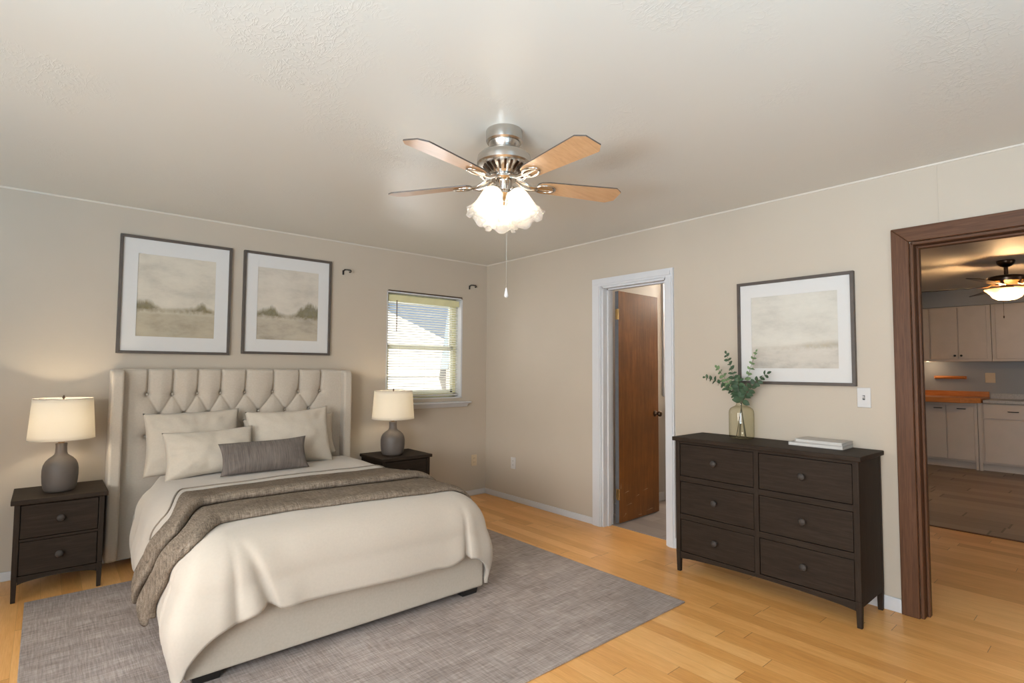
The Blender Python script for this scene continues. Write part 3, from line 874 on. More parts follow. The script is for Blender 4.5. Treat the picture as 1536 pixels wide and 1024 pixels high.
def drape(X, Y):
    ax = max(0, abs(X) - HXI); by = max(0, YIN - Y); sg = 1 if X > 0 else -1
    ln = math.hypot(ax, by)
    x = max(-HXI, min(HXI, X)); y = max(Y, YIN)
    z = ZT + .010 * (1 - (x / HXI) ** 2) - .02 * max(0, -y - .6) / 1.4
    wr = .006 * noise.noise(Vector((X * 2.2, Y * 2.2, 1.3))) + .003 * noise.noise(Vector((X * 6, Y * 6, 4.1)))
    if ln > 0:
        if ax > 0 and by > 0 and ln > .62: ln = .62 + (ln - .62) * .45
        off, drop = prof(ln)
        dx, dy = ax / max(1e-6, math.hypot(ax, by)), by / max(1e-6, math.hypot(ax, by))
        k = min(1, max(0, ln - .08) / .35)
        if ax > 0 and by > 0:
            ph = math.atan2(by, ax)
            off += (.009 * k) * math.cos(ph * 8.0 + (.5 if sg < 0 else 0)) * min(1, math.sin(2 * ph) * 1.6) + (.065 if sg < 0 else .03) * k * math.sin(2 * ph)
        elif ax > 0:
            off += k * (.010 * math.sin(Y * 13 + 1.0) + .006 * math.sin(Y * 29))
        else:
            edge = max(0, 1 - (HXI - abs(X)) / .30)
            dc = abs(X) - ((.600 if X < 0 else .635) - (.12 if X < 0 else .04) * by / .4)
            off += k * (-.034 * math.exp(-(dc / .022) ** 2) + .022 * math.exp(-((dc - .07) / .05) ** 2) + .010 * math.exp(-((dc + .08) / .06) ** 2))
            drop -= k * .020 * math.exp(-(dc / .035) ** 2)
            off += k * (.006 * math.sin(X * 7 + .6) + edge * .004 * math.sin(X * 34))
            drop += k * (.012 * math.sin(X * 3.1 + .5) + edge * .014 * math.sin(X * 30 + 1))
        x += sg * off * dx; y -= off * dy; z -= drop
        z += wr * .5
        z = max(z, .030)
        return Vector((x, y, z))
    return Vector((x, y, z + wr))


def dnormal(X, Y):
    e = .004
    n_ = (drape(X + e, Y) - drape(X - e, Y)).cross(drape(X, Y + e) - drape(X, Y - e))
    return n_.normalized() if n_.length > 1e-9 else Vector((0, 0, 1))


LL, LR, LF = .545, .50, .445


def duv(u, v):
    X = -(HXI + LL) + (2 * HXI + LL + LR) * u
    ax = max(0, abs(X) - HXI); L_ = LL if X < 0 else LR
    q_ = min(1, ax / .14); yr = -.30 - .26 * q_ * q_ * (3 - 2 * q_) - .25 * max(0, ax - .22)
    Y = yr + (YIN - LF - yr) * v
    p = drape(X, Y)
    # thin rounded edge at the head end
    if v < .02 and ax == 0: p.z -= .02 * (1 - v / .02)
    return tuple(p)


mb = MB(); mb.grid(duv, 150, 150)
duvet = mb.build('duvet', M['duvet'], smooth=180, solid=(.022, -1)); duvet.location = (BXC, 0, 0)
for v_ in duvet.data.polygons: pass
tag(duvet, 'puffy cream duvet draped over the bed and its foot end', 'duvet')


def rear_y(X):
    ax = max(0, abs(X) - HXI); q = min(1, ax / .16); e = max(0, min(1, (ax - .2) / .3))
    base = -1.00 - .04 * math.sin((X + .7) * 2.4)
    return base + (-.36 * q * q * (3 - 2 * q) + .16 * e if X < 0 else -.05 * ax)


def front_y(X):
    ax = max(0, abs(X) - HXI); e = max(0, min(1, (ax - .10) / .4))
    return -1.84 - .05 * X - .015 * math.sin(X * 5) + (-.16 * min(1, ax / .16) + .30 * e if X < 0 else 0)


# the folded throw in section: (share of its width, height over the duvet); the rear layer overhangs the front one
TP = [(0, .003), (.04, .005), (.12, .012), (.24, .022), (.36, .034), (.45, .046), (.50, .050), (.535, .045), (.548, .034), (.545, .022), (.528, .013), (.512, .008),
      (.522, .005), (.55, .009), (.60, .017), (.70, .023), (.82, .027), (.91, .032), (.96, .029), (.985, .020), (.992, .011), (.985, .004)]


def tprof(v):
    f = v * (len(TP) - 1); k = min(int(f), len(TP) - 2); q = f - k
    P = [TP[max(0, min(len(TP) - 1, k + d))] for d in (-1, 0, 1, 2)]
    return [.5 * (2 * P[1][c] + (P[2][c] - P[0][c]) * q + (2 * P[0][c] - 5 * P[1][c] + 4 * P[2][c] - P[3][c]) * q * q + (3 * P[1][c] - P[0][c] - 3 * P[2][c] + P[3][c]) * q ** 3) for c in (0, 1)]


def throw(u, v):
    t_, hh = tprof(v)
    lt = .475 + .070 / (1 + math.exp(-(t_ - .52) * 60)) - .030 * math.cos(t_ * 4 * PI)
    X = -(HXI + lt) + (2 * HXI + lt + .46) * u
    Y = rear_y(X) + (front_y(X) - rear_y(X)) * (t_ + .018 * math.sin(X * 3.2))
    ax = max(0, abs(X) - HXI)
    hh *= 1 + .18 * noise.noise(Vector((X * 3, t_ * 3, 9)))
    if ax > .1: hh += .014 * (1 + math.sin(t_ * 4 * PI - .9)) * min(1, (ax - .1) / .3)
    return tuple(drape(X, Y) + dnormal(X, Y) * max(.004, hh))


mb = MB(); mb.grid(throw, 190, 150)
th = mb.build('throw_blanket', M['throw'], smooth=180, solid=(.003, 1)); th.location = (BXC, 0, 0)
tag(th, 'folded dark taupe throw laid across the foot of the duvet', 'blanket')
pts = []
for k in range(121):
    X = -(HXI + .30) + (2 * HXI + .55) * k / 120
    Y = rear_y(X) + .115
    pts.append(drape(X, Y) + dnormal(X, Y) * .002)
MB().tube(pts, .0055, 6).build('piping', M['piping'], duvet, smooth=80)  # thin dark tube draws the fold's shadow line behind the throw


# ---- pillows
def pillow(name, label, w, h, th_, loc, rot, mat, grp, ear=.065, seed=0, crease=.015, flange=True):
    def shell(sgn):
        def f(u, v):
            a_, b_ = u * 2 - 1, v * 2 - 1
            x = w / 2 * a_ * (1 - ear * (1 - b_ * b_) * abs(a_)); z = h / 2 * b_ * (1 - ear * 1.3 * (1 - a_ * a_) * abs(b_))
            t_ = th_ / 2 * (max(0, 1 - abs(a_) ** 2.6) ** .55) * (max(0, 1 - abs(b_) ** 2.4) ** .55)
            t_ *= 1 - .18 * b_
            n_ = noise.noise(Vector((x * 7 + seed, z * 7, sgn))) * crease + noise.noise(Vector((x * 16 + seed, z * 16, sgn))) * crease * .4
            edge = min(1, (1 - max(abs(a_), abs(b_))) * 5)
            rad = abs(math.sin(math.atan2(b_, a_) * 9 + seed)) * .010 * (max(abs(a_), abs(b_)) ** 3) * edge
            return (x, sgn * (t_ + (n_ - rad) * edge), z + .012 * noise.noise(Vector((x * 3 + seed, z * 3, 2))) * (1 - edge * .5))
        return f
    mb_ = MB(); mb_.grid(shell(-1), 44, 36); mb_.grid(shell(1), 44, 36)
    o_ = mb_.build(name, mat, smooth=180, weld=True)
    o_.location = loc; o_.rotation_euler = rot
    return tag(o_, label, 'pillow', grp)


G = 'cream pillows against the headboard'
pillow('pillow', 'taller cream pillow leaning on the headboard nearest the bright lamp', .590, .430, .17, (-2.802, -.310, .806), (R(-14), R(0), R(1)), M['linen'], G, seed=1)
pillow('pillow', 'lower cream pillow in front, its corner under the grey lumbar cushion', .545, .315, .16, (-2.738, -.520, .752), (R(-24), R(-2.0), R(-2)), M['linen'], G, seed=5)
pillow('pillow', 'low wide cream pillow mostly hidden behind the window side pillow', .690, .335, .13, (-2.125, -.262, .780), (R(-10), R(-2), 0), M['linen'], G, seed=9)
pillow('pillow', 'taller cream pillow leaning on the headboard nearest the window', .600, .430, .17, (-2.190, -.428, .806), (R(-18), R(-1.5), R(-2)), M['linen'], G, seed=14)
pillow('lumbar_cushion', 'small dark grey lumbar cushion in front of the cream pillows', .560, .225, .13, (-2.445, -.700, .722), (R(-22), R(-1.5), R(-3)), M['velvet'], None, ear=.075, seed=21, crease=.006)

# ------------------------------------------------------------------ ceiling fan
fan = thing('ceiling_fan', 'five-blade ceiling fan with lit bell glass shades', 'ceiling fan', (-2.0, -2.68, H))
MB().lathe([(0, 0), (.084, 0), (.086, -.004), (.086, -.052), (.080, -.060), (.074, -.060), (.072, -.068), (.058, -.098), (.050, -.104), (0, -.104)], 56).build('canopy', M['nickel'], fan, smooth=35)
MB().lathe([(.05, -.098), (.080, -.100), (.108, -.110), (.124, -.126), (.128, -.145), (.128, -.162), (.122, -.170), (.100, -.172), (.078, -.188), (.060, -.208), (.056, -.214), (0, -.214)], 56).build('motor_housing', M['nickel'], fan, smooth=35)
mb = MB()
for k in range(20):
    q = 2 * PI * k / 20
    A = Matrix.Rotation(q, 4, 'Z')
    mb.add([tuple(A @ Vector(p)) for p in ((.099, -.006, -.1735), (.099, .006, -.1735), (.066, .004, -.201), (.066, -.004, -.201), (.101, -.006, -.1745), (.101, .006, -.1745), (.068, .004, -.2025), (.068, -.004, -.2025))], [(0, 1, 2, 3), (4, 5, 6, 7), (0, 1, 5, 4), (1, 2, 6, 5), (2, 3, 7, 6), (3, 0, 4, 7)])
mb.build('vent_fins', M['bronze'], fan).name = 'vent_ring'
MB().lathe([(0, -.208), (.058, -.210), (.062, -.216), (.062, -.232), (.056, -.240), (.040, -.242), (.038, -.246), (.038, -.288), (.044, -.296), (.046, -.306), (.040, -.318), (.022, -.328), (.016, -.336), (.018, -.345), (.012, -.356), (0, -.360)], 48).build('switch_housing', M['nickel_polished'], fan, smooth=35)
ZBL = -.252
for k in range(5):
    ang = R(-167 + 72 * k)
    tilt = R(-11)
    A = Matrix.Rotation(ang, 4, 'Z') @ Matrix.Translation((0, 0, ZBL)) @ Matrix.Rotation(tilt, 4, 'X')
    # outline of a blade: rounded root, widening, clipped tip corners
    L0, L1 = .165, .595
    out = [(L0 + .012, -.040), (L0 + .05, -.050), (L1 - .040, -.069), (L1 - .034, -.068), (L1, -.040), (L1, .040), (L1 - .034, .068), (L1 - .040, .069), (L0 + .05, .050), (L0 + .012, .040), (L0, .025), (L0, -.025)]
    b_ = MB().prism(out, 2, 0, .006)
    b_.v = [tuple(A @ Vector(v)) for v in b_.v]
    bl_ = b_.build('blade', M['blade'], fan)
    bl_.data.materials.append(M['frame'])
    for p_ in list(bl_.data.polygons)[2:]: p_.material_index = 1
    # ornate iron: two curled bars and a loop under the blade root
    mb = MB()
    loop = [(.205 + .048 * math.cos(q), .030 * math.sin(q), -.006) for q in [2 * PI * i / 28 for i in range(28)]]
    mb.tube([A @ Vector(p) for p in loop], .0075, 10, closed=True, flat=.8)
    A0 = Matrix.Rotation(ang, 4, 'Z')
    for s in (-1, 1):
        c0 = A0 @ Vector((.055, s * .012, -.228)); c1 = A0 @ Vector((.095, s * .026, -.248)); c2 = A0 @ Vector((.130, s * .020, -.262)); c3 = A @ Vector((.160, s * .012, -.006))
        mb.tube([c0, c0.lerp(c1, .5) + Vector((0, 0, .004)), c1, c1.lerp(c2, .5), c2, c3], [.010, .010, .009, .009, .008, .008], 10)
    mb.tube([A @ Vector((.165, 0, -.006)), A @ Vector((.205, 0, -.005)), A @ Vector((.25, 0, -.004))], [.012, .009, .006], 10, flat=.5)
    mb.build('blade_iron', M['nickel_polished'], bl_, smooth=50)


def bell_wave(r, z, a_):
    k = max(0, (-z - .075) / .09)
    f = 1 + .07 * k * math.cos(a_ * 12)
    return r * f, z - .010 * k * math.cos(a_ * 6) + .004 * k * math.cos(a_ * 12)


bp = [(.026, 0), (.034, -.006), (.043, -.020), (.0485, -.040), (.052, -.065), (.0545, -.090), (.058, -.112), (.064, -.132), (.072, -.148), (.079, -.158)]
for q in (R(60), R(180), R(-60)):
    dirv = Vector((math.cos(q), math.sin(q), 0))
    p0 = Vector((0, 0, -.292)) + dirv * .052
    tl = R(27)
    axis = Vector((dirv.x * math.sin(tl), dirv.y * math.sin(tl), -math.cos(tl)))
    rot = Vector((0, 0, -1)).rotation_difference(axis)
    Mx = Matrix.Translation(p0) @ rot.to_matrix().to_4x4()
    mb = MB(); mb.tube([dirv * .030 + Vector((0, 0, -.286)), dirv * .045 + Vector((0, 0, -.280)), p0 + axis * .004], .011, 12)
    mb.lathe([(.0, .010), (.020, .008), (.028, .0), (.029, -.012), (.026, -.016), (.0, -.016)], 24, M=Mx)
    mb.build('lamp_holder', M['nickel_polished'], fan, smooth=40)
    sh = MB().lathe(bp, 96, wave=bell_wave).build('glass_shade', M['bell'], fan, smooth=80, loc=tuple(p0), solid=(.0025, 0))
    sh.rotation_euler = rot.to_euler()
    MB().lathe([(0, -.016), (.012, -.020), (.014, -.04), (.022, -.062), (.026, -.08), (.021, -.100), (0, -.110)], 20).build('bulb', M['bulb'], sh, smooth=80)
    point('fan_bulb_light', tuple(p0 + axis * .085), 5.2, (1.0, .75, .46), .028, fan)
ch = MB().tube([(.022, .005, -.33), (.022, .005, -.62), (.022, .005, -.742)], .0007, 6).build('pull_chain', M['nickel_polished'], fan)
MB().lathe([(0, -.740), (.004, -.743), (.005, -.752), (.009, -.770), (.010, -.780), (.006, -.786), (0, -.788)], 16, cx=.022, cy=.005).build('pull_knob', M['plastic_white'], ch, smooth=60)
MB().tube([(-.028, -.02, -.31), (-.028, -.02, -.40)], .0011, 6).build('pull_chain', M['nickel_polished'], fan)

# ------------------------------------------------------------------ things on the dresser
ZD = .876
vx, vy = -.135, -2.886
vase = thing('glass_vase', 'pale olive glass bottle vase standing on the dresser', 'vase', (vx, vy, ZD))
vp = [(0, .001), (.060, .001), (.071, .004), (.076, .012), (.077, .03), (.077, .165), (.075, .180), (.068, .194), (.055, .203), (.042, .209), (.034, .214), (.031, .222), (.031, .230), (.034, .234)]
MB().lathe(vp, 56).build('body', M['vase'], vase, smooth=60)


def leafmesh(mb_, p, d, n_, L, Wd):
    """oval leaf from p along d, face normal n_; folded a little along its midrib"""
    d = d.normalized(); s_ = d.cross(n_).normalized(); n_ = s_.cross(d)
    K = 6; b0 = len(mb_.v); vs = []
    for k in range(K + 1):
        t_ = k / K; w_ = Wd * math.sin(PI * min(1, t_ * .96 + .02)) ** .7
        c_ = p + d * (L * t_) + n_ * (-.25 * L * t_ * t_)
        vs += [c_ + s_ * w_ + n_ * w_ * .3, c_, c_ - s_ * w_ + n_ * w_ * .3]
    fs = []
    for k in range(K):
        fs += [(3 * k, 3 * k + 1, 3 * k + 4, 3 * k + 3), (3 * k + 1, 3 * k + 2, 3 * k + 5, 3 * k + 4)]
    mb_.add(vs, fs)


def sprig(label, base, mid, tip, nl, size, mat, t0=.35):
    """base, mid, tip in metres from the vase foot: x to the wall, y across (minus = viewer's right), z up"""
    t = thing('eucalyptus_sprig', label, 'branch', (vx, vy, ZD + .008), group='eucalyptus sprigs in the vase')
    p0, p1, p2, p3 = Vector(base), Vector((base[0] * -.15, base[1] * -.15, .225)), Vector(mid), Vector(tip)
    def bz(s):
        if s < .4: q = s / .4; return p0.lerp(p1, q)
        q = (s - .4) / .6
        return p1 * (1 - q) ** 2 + p2 * 2 * q * (1 - q) + p3 * q * q
    pts_ = [bz(i / 24) for i in range(25)]
    MB().tube(pts_, [.0028 - .0018 * i / 24 for i in range(25)], 8).build('stem', M['stem'], t, smooth=60)
    mb_ = MB()
    rng = random.Random(int(abs(tip[1]) * 9973 + tip[2] * 7919))
    for i in range(nl):
        s = .4 + .6 * (t0 + (1 - t0) * (i + .5) / nl)
        p = bz(s); tg = (bz(min(1, s + .02)) - bz(s - .02)).normalized()
        side = tg.cross(Vector((1, 0, .2))).normalized()
        tw = rng.uniform(-.9, .9)
        side = (side * math.cos(tw) + tg.cross(side) * math.sin(tw)).normalized()
        for sg in (-1, 1):
            d = side * sg * .9 + tg * rng.uniform(.25, .7) + Vector((rng.uniform(-.4, .2), 0, rng.uniform(-.15, .25)))
            nrm = Vector((-1, rng.uniform(-.5, .5), rng.uniform(.1, .9)))
            sc = size * (1.05 - .45 * i / nl) * rng.uniform(.85, 1.12)
            leafmesh(mb_, p, d, nrm, sc, sc * .36)
    leafmesh(mb_, p3, (p3 - p2), Vector((-1, 0, .3)), size * .6, size * .2)
    mb_.build('foliage', mat, t, smooth=180)
    return t


sprig('tallest eucalyptus sprig in the vase, rising straight up', (.02, -.012, .0), (-.02, .03, .38), (-.02, .088, .545), 9, .040, M['leaf'], .18)
sprig('lowest long eucalyptus sprig leaning toward the brown door', (-.01, -.03, .0), (-.03, .10, .36), (-.03, .235, .385), 8, .040, M['leaf'], .1)
sprig('eucalyptus sprig between the tallest one and the lowest one', (.0, -.03, .0), (.0, .09, .36), (.0, .165, .452), 7, .042, M['leaf_light'], .15)
sprig('dark eucalyptus sprig leaning out in front of the picture frame corner', (.0, .035, .0), (-.03, -.06, .33), (-.03, -.185, .415), 9, .046, M['leaf'], .0)
sprig('thin pale eucalyptus sprig rising in front of the picture', (.02, .02, .0), (.02, -.04, .42), (.01, -.098, .555), 6, .030, M['leaf_light'], .35)
sprig('short dense eucalyptus sprig just above the vase neck', (-.02, .01, .0), (-.02, .015, .30), (-.03, .0, .375), 7, .050, M['leaf'], .0)


def book(name, label, loc, rz, w, d, h, cov):
    t = thing(name, label, 'book', loc, (0, 0, rz), 'books stacked on the dresser')
    MB().box(-w / 2 + .004, w / 2 - .003, -d / 2 + .003, d / 2 - .003, .003, h - .003).build('pages', M['paper'], t)
    mb_ = MB(); mb_.box(-w / 2, w / 2, -d / 2, d / 2, 0, .0028).box(-w / 2, w / 2, -d / 2, d / 2, h - .0028, h).box(-w / 2, -w / 2 + .003, -d / 2, d / 2, 0, h)
    mb_.build('cover', cov, t, bevel=.0008)


book('book', 'lower larger grey book lying on the dresser top', (-.113, -3.352, ZD), -PI / 2 + R(1), .292, .180, .020, M['book2'])
book('book', 'upper paler book lying on the lower book', (-.108, -3.368, ZD + .020), -PI / 2 - R(2), .258, .160, .018, M['book'])

# ------------------------------------------------------------------ brown door and the small room behind it
dr = bpy.data.objects.new('door_1', None); C.objects.link(dr); dr['kind'] = 'structure'
tag(dr, 'scuffed brown wood door standing open into the small grey-floored room', 'door')
dr.location = (.150, DY1 - .020, 0); dr.rotation_euler = (0, 0, R(2.0))
DWd = .618
leaf = MB().box(.0, DWd, -.036, 0, .012, 2.004).build('door_leaf', M['door'], dr, bevel=.0015)
MB().box(-.0012, .0, -.0355, -.0005, .013, 2.003).build('hinge_edge', M['grey_door_edge'], dr)
mb = MB()
rng = random.Random(3)
for (x, z, l, a_) in ((.05, .25, .10, 8), (.10, .145, .09, 5), (.24, .20, .06, 10), (.34, .235, .10, 6), (.02, .30, .05, 80), (.40, .05, .12, 3), (.28, .035, .06, -4), (.06, .055, .05, 30)):
    c_, s_ = math.cos(R(a_)), math.sin(R(a_))
    mb.add([(x, -.0364, z), (x + l * c_, -.0364, z + l * s_), (x + l * c_ * .8, -.0364, z + l * s_ + .004), (x + l * .2, -.0364, z + .003)], [(0, 1, 2, 3)])
M['scuff'] = plain('door_scuff', (.36, .24, .15), .7, var=.2)
mb.build('scuff_mark', M['scuff'], dr)
for z in (.255, 1.80):
    h_ = MB(); h_.tube([(-.006, -.040, z - .045), (-.006, -.040, z + .045)], .0065, 12)
    h_.box(-.0025, .0, -.036, -.004, z - .045, z + .045)
    h_.box(-.030, -.004, -.0405, -.038, z - .045, z + .045)
    h_.build('hinge', M['brass'], dr, smooth=40)
for sg in (-1, 1):
    KM = Matrix.Translation((DWd - .06, -.036 if sg > 0 else 0, .915)) @ Matrix.Rotation(PI / 2 * sg, 4, 'X')
    MB().lathe([(0, 0), (.029, 0), (.029, .004), (.016, .010), (.012, .014), (.012, .032), (.022, .040), (.027, .052), (.025, .063), (.014, .070), (0, .071)], 28, M=KM).build('door_knob', M['bronze'], dr, smooth=50)
# small room
BX1 = 2.6
struct('floor_bath', MB().box(.10, BX1, -2.34, -1.30, -.10, .003), M['bath_floor'], 'grey plank floor of the small room behind the brown door', 'floor')
mb = MB(); mb.box(.12, BX1, -1.40, -1.25, 0, H)
struct('wall_bath_left', mb, M['bath_wall'], 'beige wall behind the open brown door', 'wall')
struct('wall_bath_right', MB().box(.12, BX1, -2.44, -2.34, 0, 2.6), M['bath_wall'], 'partition between the small room and the kitchen side', 'wall')
struct('wall_bath_back', MB().box(BX1, BX1 + .1, -2.44, -1.25, 0, 2.6), M['bath_wall'], 'end wall of the small room', 'wall')
struct('ceiling_bath', MB().box(.12, BX1 + .1, -2.34, -1.25, H, H + .1), M['kitchen_ceiling'], 'ceiling of the small room', 'ceiling')
struct('baseboard_bath', MB().box(.124, 1.20, -1.412, -1.40, .003, .09), M['white'], 'white baseboard in the small room behind the brown door', 'baseboard', .003)
struct('trim_6', MB().box(1.195, 1.29, -1.418, -1.40, 1.05, 2.25), M['white'], 'white casing strip on the small room wall', 'trim', .003)
van = thing('vanity_cabinet', 'grey vanity with pale top glimpsed past the brown door', 'cabinet', (1.62, -1.405, .003))
MB().box(-.36, .36, -.10, 0, .20, .955).build('body', M['bath_floor'], van, bevel=.003)
MB().box(-.37, .37, -.115, 0, .955, .985).build('vanity_top', M['white'], van, bevel=.004)
MB().box(-.35, .35, -.07, 0, 0, .20).build('plinth', M['bath_floor'], van)
point('bath_light', (1.75, -1.52, 2.15), 22, (1, .93, .84), .08)  # added fills brighten the small room, no fixture stands here
point('bath_light', (2.2, -2.1, 2.2), 16, (1, .93, .84), .10)

# ------------------------------------------------------------------ kitchen side through the brown opening
KC = 2.49
struct('floor_kitchen', MB().box(2.2, 7.0, -7.2, -2.44, -.10, .002), M['tile'], 'grey brown plank tile floor of the kitchen', 'floor')
struct('floor_next', MB().box(.15, 2.2, -7.2, -6.5, -.10, 0), M['floor'], 'bamboo floor beyond the brown opening', 'floor')
struct('trim_7', MB().box(2.185, 2.215, -7.2, -2.44, 0, .006), M['brown_trim_y'], 'thin dark strip where bamboo floor meets the kitchen tile', 'trim', .002)
struct('ceiling_kitchen', MB().box(.06, 7.0, -7.3, -2.34, KC, KC + .1), M['kitchen_ceiling'], 'tan kitchen ceiling above the bronze fan', 'ceiling')
struct('wall_kitchen_back', MB().box(6.52, 6.65, -7.3, -2.34, 0, KC), M['kitchen_wall'], 'grey kitchen wall behind the counters', 'wall')
struct('wall_kitchen_left', MB().box(2.7, 6.65, -2.44, -2.34, 0, KC), M['kitchen_wall'], 'kitchen side wall by the butcher block counter', 'wall')
mb = MB(); mb.box(.12, 2.5, -7.1, -7.0, 0, KC).box(3.9, 6.65, -7.1, -7.0, 0, KC).box(2.5, 3.9, -7.1, -7.0, 0, .8).box(2.5, 3.9, -7.1, -7.0, 2.1, KC)
struct('wall_kitchen_right', mb, M['kitchen_wall'], 'far side wall of the kitchen with a window', 'wall')
struct('trim_8', MB().box(6.16, 6.52, -7.0, -2.44, 2.245, KC), M['kitchen_wall'], 'grey soffit above the kitchen wall cabinets', 'soffit', .003)

XU, XB = 6.19, 5.92


def door_panel(parent, y0, y1, z0, z1, x, knob=None, handle=None):
    d_ = MB().box(x - .018, x, y0, y1, z0, z1).build('door', M['cabinet'], parent, bevel=.003)
    if knob is not None:
        MB().lathe([(0, 0), (.008, 0), (.007, .012), (.015, .02), (.015, .026), (0, .03)], 16, M=Matrix.Translation((x - .018, knob[0], knob[1])) @ Matrix.Rotation(-PI / 2, 4, 'Y')).build('knob', M['black'], d_, smooth=50)
    if handle is not None:
        y, z = handle
        MB().tube([(x - .018, y - .045, z), (x - .040, y - .040, z), (x - .044, y, z), (x - .040, y + .040, z), (x - .018, y + .045, z)], .006, 8).build('handle', M['black'], d_, smooth=50)
    return d_


def wallcab(label, y0, y1, splits, knobs):
    t = thing('wall_cabinet', label, 'cabinet', (0, 0, 0), group='kitchen wall cabinets')
    MB().box(XU, 6.52, y0, y1, 1.465, 2.243).build('body', M['cabinet'], t, bevel=.003)
    MB().box(XU - .006, XU, y0, y1, 1.465, 1.492).build('bottom_rail', M['cabinet'], t)
    for (a_, b_), k in zip(splits, knobs): door_panel(t, a_, b_, 1.50, 2.225, XU, knob=k)


wallcab('white double-door wall cabinet above the butcher block counter', -3.285, -2.46, [(-2.60, -2.47), (-2.925, -2.615), (-3.24, -2.935)], [None, (-2.895, 1.545), (-2.965, 1.545)])
wallcab('white wall cabinet behind the bronze kitchen fan', -4.60, -3.290, [(-3.92, -3.335), (-4.55, -3.935)], [None, None])
for lab, y0, y1, kind in (('white base cabinet under the butcher block counter', -3.150, -2.46, 'doors'), ('white base cabinet with a drawer under the grey counter', -4.50, -3.155, 'drawer')):
    t = thing('base_cabinet', lab, 'cabinet', (0, 0, 0), group='kitchen base cabinets')
    MB().box(XB, 6.515, y0, y1, .10, .898).build('body', M['cabinet'], t, bevel=.003)
    MB().box(XB + .07, 6.5, y0 + .02, y1, .002, .10).build('toe_kick', M['cabinet'], t)
    if kind == 'doors':
        door_panel(t, -2.815, -2.50, .125, .855, XB, handle=(-2.73, .845 - .03)); door_panel(t, -3.115, -2.825, .125, .855, XB, handle=(-2.985, .845 - .03))
        MB().box(XB - .004, XB + .05, -3.150, -3.12, .002, .90).build('end_stile', M['cabinet'], t, bevel=.002)
    else:
        MB().box(XB - .004, XB + .05, -3.19, -3.155, .002, .90).build('end_stile', M['cabinet'], t, bevel=.002)
        d_ = MB().box(XB - .018, XB, -3.75, -3.215, .70, .89).build('drawer', M['cabinet'], t, bevel=.003)
        MB().tube([(XB - .018, -3.56, .80), (XB - .042, -3.55, .80), (XB - .042, -3.47, .80), (XB - .018, -3.46, .80)], .006, 8).build('handle', M['black'], d_, smooth=50)
        door_panel(t, -3.75, -3.215, .125, .685, XB)
o = thing('butcher_block_counter', 'orange wood butcher block counter in the kitchen', 'counter', (0, 0, 0))
MB().prism([(5.70, -2.445), (5.70, -3.02), (5.86, -3.20), (6.52, -3.20), (6.52, -2.445)], 2, .90, .968).build('slab', M['butcher'], o, bevel=.006)
MB().box(6.49, 6.52, -3.20, -2.445, .968, 1.04).build('upstand', M['butcher'], o, bevel=.003)
o = thing('laminate_counter', 'grey laminate counter beside the butcher block', 'counter', (0, 0, 0))
MB().box(5.88, 6.52, -4.5, -3.215, .902, .945).build('slab', M['grey_top'], o, bevel=.004)
MB().box(6.50, 6.52, -4.5, -3.215, .945, 1.02).build('upstand', M['grey_top'], o, bevel=.002)
o = thing('wooden_rail', 'short wooden rail fixed to the kitchen wall above the butcher block', 'rail', (6.52, -2.77, 1.235))
MB().box(-.03, 0, -.19, .19, -.022, .022).build('bar', M['butcher'], o, bevel=.006)
MB().tube([(-.045, -.17, 0), (-.045, .17, 0)], .012, 12).build('dowel', M['butcher'], o, smooth=50)
t = thing('wall_plate', 'beige square plate on the kitchen wall above the counter end', 'wall plate', (6.52, -3.215, 1.235))
MB().box(-.008, 0, -.055, .055, -.07, .07).build('plate', M['plastic_tan'], t, bevel=.003)

# bronze kitchen fan
kf = thing('ceiling_fan', 'bronze kitchen ceiling fan with glowing amber glass bowl', 'ceiling fan', (4.02, -3.715, KC))
MB().lathe([(0, 0), (.075, 0), (.078, -.008), (.070, -.035), (.045, -.06), (.02, -.07), (0, -.07)], 32).build('canopy', M['bronze'], kf, smooth=40)
MB().lathe([(.0, -.06), (.018, -.06), (.018, -.165), (.0, -.165)], 20).build('downrod', M['bronze'], kf, smooth=40)
MB().lathe([(0, -.155), (.10, -.158), (.155, -.172), (.170, -.195), (.165, -.225), (.13, -.245), (.11, -.262), (0, -.262)], 40).build('motor_housing', M['bronze'], kf, smooth=40)
for k in range(5):
    ang = R(98 + 72 * k)
    A = Matrix.Rotation(ang, 4, 'Z') @ Matrix.Translation((0, 0, -.270)) @ Matrix.Rotation(R(-10), 4, 'X')
    b_ = MB().prism([(.19, -.055), (.80, -.072), (.84, -.055), (.84, .055), (.80, .072), (.19, .055)], 2, 0, .007)
    b_.v = [tuple(A @ Vector(v)) for v in b_.v]
    bb = b_.build('blade', M['blade_dark'], kf, bevel=.0015)
    i_ = MB(); i_.tube([Matrix.Rotation(ang, 4, 'Z') @ Vector(p) for p in ((.10, 0, -.245), (.15, 0, -.268), (.24, 0, -.274))], [.02, .018, .02], 10, flat=.35)
    i_.build('blade_iron', M['bronze'], bb, smooth=50)
MB().lathe([(0, -.258), (.05, -.26), (.058, -.275), (.058, -.300), (.0, -.304)], 40).build('light_fitter', M['bronze'], kf, smooth=40)
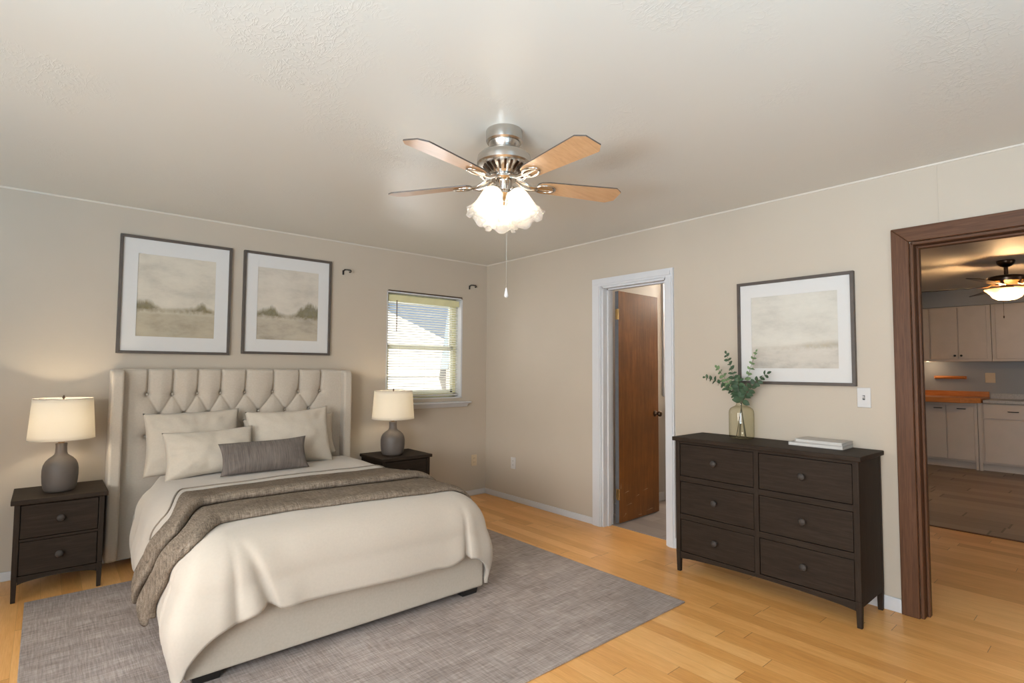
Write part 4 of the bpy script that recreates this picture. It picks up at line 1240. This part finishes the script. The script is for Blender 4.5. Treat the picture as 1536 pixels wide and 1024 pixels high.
MB().lathe([(.182, -.303), (.178, -.308), (.160, -.325), (.135, -.350), (.115, -.385), (.075, -.410), (0, -.420)], 48).build('glass_bowl', M['amber_glass'], kf, smooth=60)
for s in (-1, 1): MB().lathe([(0, -.310), (.02, -.315), (.028, -.335), (.02, -.355), (0, -.362)], 16, cx=.05 * s, cy=-.03 * s).build('bulb', M['bulb_warm'], kf, smooth=80)
c_ = MB().tube([(.0, .03, -.40), (.0, .03, -.58)], .0015, 6).build('pull_chain', M['bronze'], kf)
MB().lathe([(0, -.575), (.006, -.585), (.006, -.60), (0, -.61)], 10, cx=0, cy=.03).build('pull_knob', M['bronze'], c_, smooth=50)
point('kitchen_fan_light', (4.02, -3.715, KC - .36), 55, (1.0, .62, .30), .06)
point('under_cabinet_light', (6.30, -2.55, 1.44), 1.2, (1.0, .72, .45), .03)  # added warm fill on the wall by the counter, without a fixture

# ------------------------------------------------------------------ outside the small window
struct('ground', MB().box(-14, 14, .2, 16, -.30, -.2), M['concrete'], 'pale concrete yard outside the window', 'ground')
nb = thing('neighbour_house', 'sunlit white gable of the neighbouring house outside the window', 'building', (0, 4.0, -.2))
MB().prism([(-8, 0), (2.7, 0), (2.7, 1.95), (2.05, 2.10), (.25, 2.78), (-3.5, 4.1), (-8, 2.6)], 1, 0, 3.0).build('wall', M['house_wall'], nb)
MB().box(-8, 2.7, -.02, .0, 1.38, 1.42).build('siding_band', M['house_wall'], nb)
sh_ = thing('garden_shed', 'blue grey shed with dark slanted edge outside the window', 'shed', (2.05, 3.55, -.2))
MB().prism([(-.12, 1.52), (.9, 1.52), (.9, 3.1), (.11, 3.1)], 1, 0, .3).build('wall', M['house_roof'], sh_)
MB().prism([(-.15, 1.50), (-.11, 1.50), (.125, 3.1), (.085, 3.1)], 1, -.03, .0).build('edge_post', M['grey_door_edge'], sh_)
MB().box(.0, .9, .05, .28, 0, 1.52).build('base', M['house_wall'], sh_)
struct('roof', MB().box(-7.2, 8.2, -8.2, .55, 2.66, 2.78), M['house_roof'], 'roof slab and eaves over the house', 'roof')  # slab put in out of view so sun misses the windows
